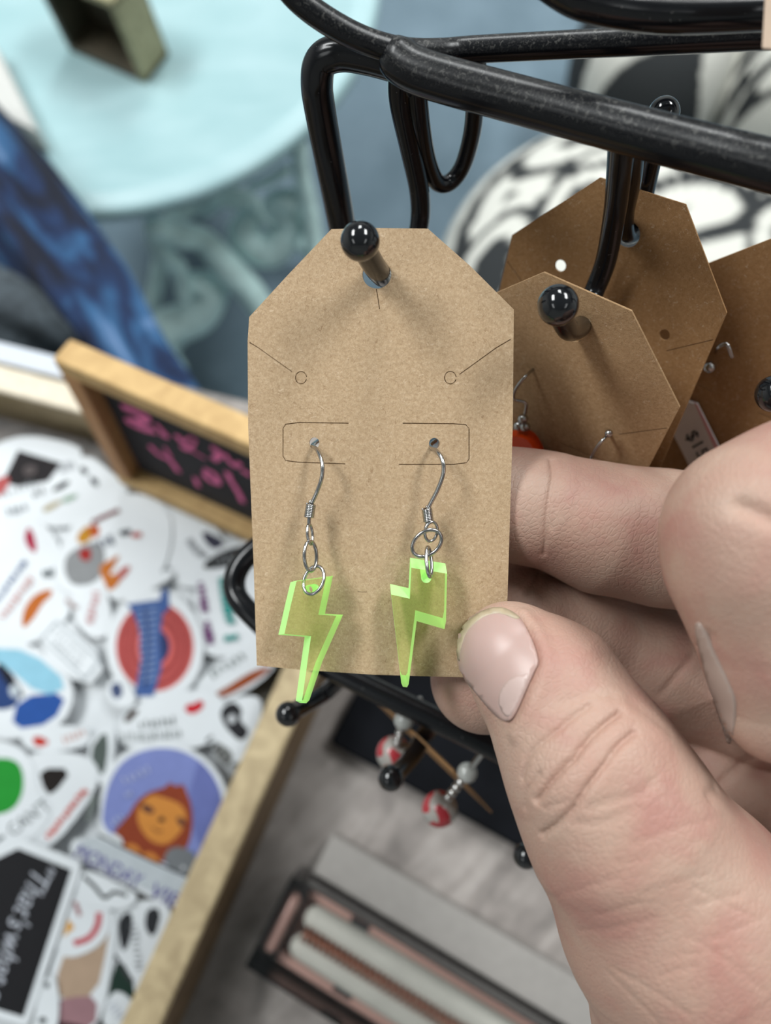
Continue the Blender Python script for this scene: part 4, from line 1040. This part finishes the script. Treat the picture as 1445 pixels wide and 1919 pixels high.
# earrings on the second card: orange pendants
M0, wx, dn, n_ = C2[1:]
def oncard(u, v, h, C): return onplane(u, v, C[1] + C[4] * (.002 + h), C[4])
orange = plain('orange_resin', srgb(226, 70, 10), .3)
OE = thing('orange_earring', oncard(985, 850, .003, C2), 'silver hook earring with orange pendant left on the second card', 'earring', 'orange earrings')
V, Fc = tube([oncard(1002, 690, -.001, C2), oncard(985, 705, .003, C2), oncard(966, 730, .004, C2), oncard(964, 748, .004, C2), oncard(985, 755, .003, C2), oncard(984, 775, .003, C2)], .00033, 8, 8); fix_normals(mesh('ear_hook', V, Fc, M['silver'], OE))
for u, v in ((980, 785), (972, 798), (984, 800)):
    V, Fc = sphere(oncard(u, v, .003, C2), .0011, 14, 8); mesh('bead', V, Fc, M['silver'], OE)
pts = [(945, 812), (985, 800), (1012, 818), (1040, 900), (1000, 940), (930, 930)]
V2 = np.array([oncard(u, v, .0015, C2) for u, v in chaikin(pts, 2)]); nb = len(V2)
V = np.vstack([V2, V2 + C2[4] * .003]); Fc = [list(range(nb)), list(range(nb, 2 * nb))[::-1]] + [[i, (i + 1) % nb, (i + 1) % nb + nb, i + nb] for i in range(nb)]
fix_normals(mesh('pendant', V, Fc, orange, OE, False))
OE2 = thing('orange_earring', oncard(1110, 870, .003, C2), 'thin silver hook earring at the right of the second card above the finger', 'earring', 'orange earrings')
V, Fc = tube([oncard(1143, 811, -.001, C2), oncard(1132, 822, .003, C2), oncard(1116, 842, .004, C2), oncard(1108, 862, .004, C2), oncard(1112, 885, .003, C2)], .00033, 8, 8); fix_normals(mesh('ear_hook', V, Fc, M['silver'], OE2))
V, Fc = sphere(oncard(1141, 812, .002, C2), .0008, 14, 8); mesh('bead', V, Fc, M['silver'], OE2)
V, Fc = sphere(oncard(1110, 900, .004, C2), .0022, 14, 8, (1, 1, 1.4)); mesh('pendant', V, Fc, orange, OE2)
E4 = thing('hook_earring', oncard(1350, 660, .003, C4), 'silver hook tip peeking out on the right edge card', 'earring')
V, Fc = tube([oncard(1340, 662, -.001, C4), oncard(1345, 652, .003, C4), oncard(1362, 645, .004, C4), oncard(1372, 668, .004, C4)], .0004, 8, 8); fix_normals(mesh('ear_hook', V, Fc, M['silver'], E4))
V, Fc = sphere(oncard(1330, 688, .002, C4), .0013, 14, 8); mesh('bead', V, Fc, M['silver'], E4)

# bead earrings hanging on the lower card
glass = plain('smoky_glass_bead', srgb(170, 172, 168), .15, 0, .8)
beadm, nt, b = newmat('painted_bead')
tc = nt.nodes.new('ShaderNodeTexCoord').outputs['Object']
vo = nt.nodes.new('ShaderNodeTexVoronoi'); vo.inputs['Scale'].default_value = 260; nt.links.new(tc, vo.inputs['Vector'])
sx = nt.nodes.new('ShaderNodeSeparateColor'); nt.links.new(vo.outputs['Color'], sx.inputs[0])
rp = ramp(nt, sx.outputs[0], [(0, srgb(160, 158, 154)), (.25, srgb(170, 52, 60)), (.45, srgb(166, 160, 154)), (.66, srgb(170, 136, 84)), (.75, srgb(164, 160, 156)), (.88, srgb(36, 38, 44))])
rp.node.color_ramp.interpolation = 'CONSTANT'
nt.links.new(rp, b.inputs['Base Color']); b.inputs['Roughness'].default_value = .25
for k, (pg, pc, pb, lab) in enumerate((((757, 1350, 200), (752, 1385, 204), (738, 1412, 212), 'painted bead earring beside the lower ball tip'), ((876, 1448, 196), (845, 1490, 201), (824, 1516, 209), 'painted bead earring near the end of the lower card'))):
    B = thing('bead_earring', Pm(*pb), lab, 'earring', 'painted bead earrings')
    V, Fc = sphere(Pm(*pb), .0048, 28, 18); mesh('painted_bead', V, Fc, beadm, B)
    V, Fc = sphere(Pm(*pg), .0026, 20, 12, (1, 1, .8)); mesh('glass_bead', V, Fc, glass, B)
    ga, gb = Pm(*pg), Pm(*pb)
    for j in range(4):
        V, Fc = sphere(ga + (gb - ga) * (.25 + .14 * j), .00125, 12, 8); mesh('chain_link', V, Fc, M['silver'], B)
    hk = Pm(pg[0] + 30, pg[1] - 40, pg[2] - 4)
    V, Fc = tube([ga, (ga + hk) / 2, hk], .0008, 8, 6); fix_normals(mesh('ear_hook', V, Fc, M['silver'], B))
    V, Fc = sphere(gb - UP * .007 + R3([.001, -.001, 0]), .0030, 16, 10); mesh('red_tip', V, Fc, ink(214, 60, 78), B)

# ------------------------------------------------------------------ the hand (one continuous surface)
def Hc(u, v, d): return np.array([(u - CX) / F * d, -(v - CY) / F * d, -d], np.float32)
def smin(a, b, k):
    h = np.clip(.5 + .5 * (b - a) / k, 0, 1)
    return b + (a - b) * h - k * h * (1 - h)
def cone(X, Y, Z, a, b, ra, rb):
    ba = b - a; L2 = float(ba @ ba)
    t = np.clip(((X - a[0]) * ba[0] + (Y - a[1]) * ba[1] + (Z - a[2]) * ba[2]) / L2, 0, 1)
    dx = X - a[0] - t * ba[0]; dy = Y - a[1] - t * ba[1]; dz = Z - a[2] - t * ba[2]
    return np.sqrt(dx * dx + dy * dy + dz * dz) - (ra + (rb - ra) * t)
def chain(X, Y, Z, pts, k):
    d = None
    for (a, b) in zip(pts[:-1], pts[1:]):
        e = cone(X, Y, Z, Hc(*a[:3]), Hc(*b[:3]), a[3] * a[2] / F, b[3] * b[2] / F)
        d = e if d is None else smin(d, e, k)
    return d
THUMB = [(955, 1222, 128.5, 95), (1030, 1292, 126, 123), (1110, 1437, 121, 154), (1172, 1552, 121, 174), (1275, 1715, 124, 216), (1420, 1930, 130, 292), (1620, 2260, 145, 370)]
MIDDLE = [(868, 930, 147, 90), (960, 945, 147, 98), (1036, 958, 147, 100), (1130, 990, 148, 115), (1240, 1008, 149, 121), (1340, 1020, 151, 124), (1560, 1060, 156, 130), (1800, 1200, 164, 150)]
RING = [(908, 1272, 152, 101), (960, 1165, 157, 104), (1060, 1172, 163, 108), (1200, 1240, 169, 116), (1380, 1310, 172, 120), (1600, 1360, 168, 130), (1800, 1400, 172, 150)]
PINKY = [(1190, 1440, 170, 85), (1300, 1440, 172, 92), (1460, 1490, 173, 98), (1750, 1580, 174, 120)]
INDEX = [(1460, 1325, 112, 104), (1462, 1200, 111, 138), (1428, 1060, 110, 160), (1420, 995, 110, 160), (1510, 945, 112, 156), (1660, 900, 118, 156), (1860, 980, 130, 175)]
PALM1 = [(1860, 980, 132, 180), (1900, 1500, 150, 300), (1850, 2300, 160, 380)]
PALM2 = [(1800, 1300, 168, 190), (1800, 1700, 165, 260), (1850, 2300, 160, 380)]
PALM3 = [(1620, 2260, 147, 370), (1880, 2500, 160, 380), (2100, 2900, 175, 330)]
def hand_sdf(X, Y, Z):
    d = chain(X, Y, Z, THUMB, 5.0)
    p = chain(X, Y, Z, PALM1, 8); p = smin(p, chain(X, Y, Z, PALM2, 8), 8); p = smin(p, chain(X, Y, Z, PALM3, 8), 8)
    d = smin(d, p, 8)
    for c, k in ((MIDDLE, 4.0), (RING, 4.0), (PINKY, 3.0), (INDEX, 4.0)):
        d = smin(d, chain(X, Y, Z, c, k), .9)
    return d
def march(uv):
    """points where the sight lines of the given photo positions meet the skin (nearest approach when they pass by)"""
    uv = np.atleast_2d(np.asarray(uv, float))
    r = np.stack([(uv[:, 0] - CX) / F, -(uv[:, 1] - CY) / F, -np.ones(len(uv))], 1)
    t = np.full(len(uv), 80.0); best = np.full(len(uv), 1e9); bt = t.copy(); live = np.ones(len(uv), bool)
    for _ in range(140):
        p = r * t[:, None]
        d = hand_sdf(p[:, 0], p[:, 1], p[:, 2])
        m = live & (d < best); best[m] = d[m]; bt[m] = t[m]
        live &= (d > .01) & (t < 230)
        if not live.any(): break
        t = np.where(live, t + np.maximum(d * .8, .02), t)
    return r * bt[:, None]
def hgrad(p, e=.15):
    g = np.stack([hand_sdf(*(p + dv).T) - hand_sdf(*(p - dv).T) for dv in np.eye(3) * e], 1)
    return g / (np.linalg.norm(g, axis=1)[:, None] + 1e-9)
BS = 8
def axis(*parts):                         # fine spacing where the skin is seen, coarse where it leaves the picture
    g = [np.arange(a, b, st) for a, b, st in parts]
    g = np.concatenate(g); n = -len(g) % BS
    return np.concatenate([g, g[-1] + parts[-1][2] * np.arange(1, n + 1)]).astype(np.float32)
ax_, ay_, az_ = axis((2, 70, .28), (70, 118, 1.2)), axis((-150, -98, 1.2), (-98, 17, .28), (17, 22, 1.)), axis((-212, -176, 1.), (-176, -92, .28), (-92, -87, 1.))
nx, ny, nz = len(ax_), len(ay_), len(az_)
gx, gy, gz = ax_[:, None, None], ay_[None, :, None], az_[None, None, :]
mid_ = [(g[::BS] + g[BS - 1::BS]) / 2 for g in (ax_, ay_, az_)]
hal_ = [(g[BS - 1::BS] - g[::BS]) / 2 for g in (ax_, ay_, az_)]
Db = hand_sdf(mid_[0][:, None, None], mid_[1][None, :, None], mid_[2][None, None, :])      # block centres first
rad = np.sqrt(hal_[0][:, None, None] ** 2 + hal_[1][None, :, None] ** 2 + hal_[2][None, None, :] ** 2)
nbk = Db.shape
D6 = np.broadcast_to(np.sign(Db)[:, None, :, None, :, None] * 9, (nbk[0], BS, nbk[1], BS, nbk[2], BS)).astype(np.float32)
act = np.argwhere(np.abs(Db) < rad + 2.6)                                                 # then only blocks near the skin
o3 = np.stack(np.meshgrid(*[np.arange(BS)] * 3, indexing='ij'), -1).reshape(1, -1, 3)
for i0 in range(0, len(act), 1500):
    a_ = act[i0:i0 + 1500]
    ii = a_[:, None, :] * BS + o3
    D6[a_[:, 0], :, a_[:, 1], :, a_[:, 2], :] = hand_sdf(ax_[ii[..., 0]], ay_[ii[..., 1]], az_[ii[..., 2]]).reshape(-1, BS, BS, BS)
D = D6.reshape(nx, ny, nz)
def carve(px, amp, sig, smooth=True):
    """skin fold: a groove along a line drawn on the surface"""
    q_ = catmull(px, 5) if smooth and len(px) > 2 else np.asarray(px, float)
    pts = march(q_)
    A = BU if amp < 0 else CR
    if amp > 0:                           # let the fold run inwards to its full depth
        g = hgrad(pts); lay_ = [pts - g * (amp * f) for f in (0, .25, .5, .75, 1.0)]
    else: lay_ = [pts]
    for a, b in [ab for l_ in lay_ for ab in zip(l_[:-1], l_[1:])]:
        if np.linalg.norm(a - b) > 8: continue
        mn = np.minimum(a, b) - 3 * sig; mx_ = np.maximum(a, b) + 3 * sig
        i0 = [max(np.searchsorted(g, v) - 1, 0) for g, v in zip((ax_, ay_, az_), mn)]; i1 = [np.searchsorted(g, v) + 1 for g, v in zip((ax_, ay_, az_), mx_)]
        sl = tuple(slice(i0[k], i1[k]) for k in range(3))
        X, Y, Z = gx[sl[0]], gy[:, sl[1]], gz[:, :, sl[2]]
        dd = cone(X, Y, Z, a.astype(np.float32), b.astype(np.float32), 0, 0)
        A[sl] = np.maximum(A[sl], abs(amp) * np.exp(-(np.maximum(dd, 0) / sig) ** (2 if amp < 0 or sig > .65 else 1.3)))
CR = np.zeros_like(D); BU = np.zeros_like(D)
T_ = lambda x, y: (780 + x / 2.173, 1100 + y / 2.173)     # from the enlarged view of the thumb
for ln, amp, sg in (([(490, 870), (540, 800), (600, 735), (640, 700), (670, 655), (740, 580), (830, 510)], 1.0, .42),
                    ([(510, 1010), (580, 960), (640, 900), (700, 810), (770, 720), (820, 650), (890, 590)], .85, .42),
                    ([(430, 780), (450, 700), (500, 640), (580, 580), (640, 530), (710, 480)], .5, .4),
                    ([(440, 900), (450, 830), (500, 760)], .4, .4), ([(520, 900), (600, 880), (680, 860)], .18, .4),
                    ([(700, 900), (800, 870), (900, 850), (960, 800)], .18, .8), ([(600, 470), (700, 440), (800, 440)], .16, .8), ([(880, 470), (960, 530), (1030, 590)], .2, .9),
                    ([(640, 960), (760, 960), (900, 900)], .14, .8)):
    carve([T_(*q_) for q_ in ln], amp, sg)
for ln, amp, sg in (([(1033, 862), (1036, 890), (1030, 930), (1024, 980), (1018, 1040)], .6, .5), ([(1040, 880), (1042, 930), (1034, 990)], .25, .6), ([(1388, 948), (1415, 958), (1450, 975)], .8, 1.3), ([(1010, 1070), (998, 1090), (985, 1110)], .4, .8),
                    ([(1240, 1300), (1290, 1240), (1330, 1190)], .3, .9), ([(1330, 1490), (1370, 1450), (1410, 1420)], .5, 1.0)):
    carve(ln, amp, sg)
for k in range(16):                        # faint creases over the base of the thumb
    u0, v0 = random.uniform(1000, 1330), random.uniform(1570, 1860)
    L = random.uniform(60, 190); a = random.choice((-.35, -.25, .75, .6)) + random.uniform(-.15, .15)
    carve([(u0, v0), (u0 + L * .5 * math.cos(a), v0 + L * .5 * math.sin(a) + random.uniform(-8, 8)), (u0 + L * math.cos(a), v0 + L * math.sin(a))], random.uniform(.08, .18), .4)
NAIL = [T_(*q_) for q_ in [(158, 215), (174, 176), (226, 128), (300, 95), (365, 95), (420, 130), (470, 215), (497, 300), (480, 345), (455, 400), (425, 470), (398, 525), (372, 545), (322, 516), (234, 410), (174, 330)]]
carve([NAIL[i] for i in (4, 5, 6, 7, 8, 9, 10, 11, 12)], .4, .5)
carve([T_(*q_) for q_ in [(440, 105), (500, 190), (530, 290), (520, 370), (490, 440), (450, 520), (400, 600)]], -.55, 1.1)
D += CR - BU
# closed at the limits of the grid
D[0] = np.maximum(D[0], .3); D[-1] = np.maximum(D[-1], .3); D[:, 0] = np.maximum(D[:, 0], .3); D[:, -1] = np.maximum(D[:, -1], .3); D[:, :, 0] = np.maximum(D[:, :, 0], .3); D[:, :, -1] = np.maximum(D[:, :, -1], .3)
def surface_nets(D):
    s = D < 0
    cnt = np.zeros(tuple(np.array(D.shape) - 1), np.int8)
    off = [(i, j, k) for i in (0, 1) for j in (0, 1) for k in (0, 1)]
    sh = cnt.shape
    for i, j, k in off: cnt += s[i:i + sh[0], j:j + sh[1], k:k + sh[2]]
    act = np.argwhere((cnt > 0) & (cnt < 8))
    idx = -np.ones(sh, np.int64); idx[tuple(act.T)] = np.arange(len(act))
    acc = np.zeros((len(act), 3)); n = np.zeros(len(act))
    for a in off:
        for ax in range(3):
            if a[ax]: continue
            b = list(a); b[ax] = 1
            va = D[tuple((act + a).T)]; vb = D[tuple((act + b).T)]
            m = (va < 0) != (vb < 0)
            t = np.where(m, va / np.where(m, va - vb, 1), 0)
            p = np.tile(np.array(a, float), (len(act), 1)); p[:, ax] += t
            acc[m] += p[m]; n[m] += 1
    V = act + acc / n[:, None]
    Q = []
    for ax in range(3):
        b, c = (ax + 1) % 3, (ax + 2) % 3
        lo_ = [slice(None)] * 3; hi_ = [slice(None)] * 3
        lo_[ax] = slice(0, -1); hi_[ax] = slice(1, None)
        e = np.argwhere(s[tuple(lo_)] != s[tuple(hi_)])
        e = e[(e[:, b] > 0) & (e[:, c] > 0) & (e[:, b] < D.shape[b] - 1) & (e[:, c] < D.shape[c] - 1)]
        ub = np.zeros(3, int); ub[b] = 1; uc = np.zeros(3, int); uc[c] = 1
        f = np.stack([idx[tuple((e - ub - uc).T)], idx[tuple((e - uc).T)], idx[tuple(e.T)], idx[tuple((e - ub).T)]], 1)
        flip = ~s[tuple(e.T)]
        f[flip] = f[flip][:, ::-1]
        Q.append(f)
    return V, np.vstack(Q)
Vh, Qh = surface_nets(D)
Vc = np.stack([np.interp(Vh[:, k], np.arange(len(g)), g) for k, g in enumerate((ax_, ay_, az_))], 1)                        # camera axes, millimetres
skin, nt, b = newmat('skin')
tc = nt.nodes.new('ShaderNodeTexCoord').outputs['Object']
blot = noise(nt, tc, 85, 4, .4)
spot = noise(nt, tc, 260, 3)
colr = ramp(nt, blot, [(.30, (.455, .318, .252, 1)), (.50, (.432, .274, .217, 1)), (.70, (.40, .212, .175, 1))])
colr = mix(nt, math_(nt, 'MULTIPLY', spot, .35), colr, mix(nt, 1.0, colr, (1.12, 1.0, .92, 1), 'MULTIPLY'))
nt.links.new(colr, b.inputs['Base Color'])
b.inputs['Roughness'].default_value = .50
b.inputs['Specular IOR Level'].default_value = .35
b.inputs['Subsurface Weight'].default_value = .12
b.inputs['Subsurface Radius'].default_value = (1.0, .4, .25)
b.inputs['Subsurface Scale'].default_value = .0012
w1 = noise(nt, mapping(nt, tc, (1, .35, 1), (0, 0, .8)), 1500, 4, .8)
vor = nt.nodes.new('ShaderNodeTexVoronoi'); vor.feature = 'DISTANCE_TO_EDGE'; vor.inputs['Scale'].default_value = 1100
nt.links.new(mapping(nt, tc, (1, .6, 1), (0, 0, .7)), vor.inputs['Vector'])
nt.links.new(bump(nt, math_(nt, 'ADD', w1, math_(nt, 'MINIMUM', math_(nt, 'MULTIPLY', vor.outputs['Distance'], 3.0), .5)), .35, .00025), b.inputs['Normal'])
hand_w = c2w(Vc / 1000.0)
HD = thing('person_hand', hand_w.mean(0), 'bare hand pinching the front card between thumb and fingers', 'hand')
hd = mesh('hand', hand_w, Qh, skin, HD)

# nails laid on the finger tips
def nail(px, lift, grid, mat, name='nail', axis=None):
    V2, T2 = tri2d(catmull(px, 3, True), [], grid)
    p = march(V2); g = hgrad(p); top = p + g * lift; bot = p - g * .5
    n = len(V2)
    V = np.vstack([c2w(np.array(top) / 1000), c2w(np.array(bot) / 1000)])
    ed = {}
    for f in T2:
        for i in range(3): ed[(f[i], f[(i + 1) % 3])] = 1
    Fc = T2.tolist() + (T2[:, ::-1] + n).tolist() + [[e[1], e[0], e[0] + n, e[1] + n] for e in ed if (e[1], e[0]) not in ed]
    return fix_normals(mesh(name, V, Fc, mat, HD))
nail_m, nt, b = newmat('fingernail')
b.inputs['Base Color'].default_value = (.46, .315, .28, 1); b.inputs['Roughness'].default_value = .36
b.inputs['Subsurface Weight'].default_value = .25; b.inputs['Subsurface Scale'].default_value = .0015; b.inputs['Subsurface Radius'].default_value = (1, .4, .3)
edge_m = plain('nail_free_edge', (.42, .34, .23, 1), .4, vary=.15, scale=300)
lun_m = plain('nail_lunula', (.51, .375, .34, 1), .36)
tn = nail(NAIL, .38, 9, nail_m, 'thumb_nail')
nail([T_(*q_) for q_ in [(172, 225), (186, 180), (232, 132), (300, 95), (365, 95), (420, 130), (400, 135), (340, 114), (276, 130), (216, 184), (192, 250), (184, 300), (174, 262)]], .45, 7, edge_m, 'nail_free_edge')
nail([T_(*q_) for q_ in [(345, 480), (350, 420), (390, 375), (440, 358), (462, 356), (448, 400), (416, 472), (380, 530)]], .395, 6, lun_m, 'nail_lunula')
nail([(1304, 1172), (1316, 1172), (1342, 1228), (1366, 1278), (1380, 1318), (1374, 1376), (1364, 1392), (1352, 1358), (1331, 1290), (1313, 1222)], .22, 8, plain('pale_fingernail', (.41, .31, .265, 1), .35), 'index_nail')
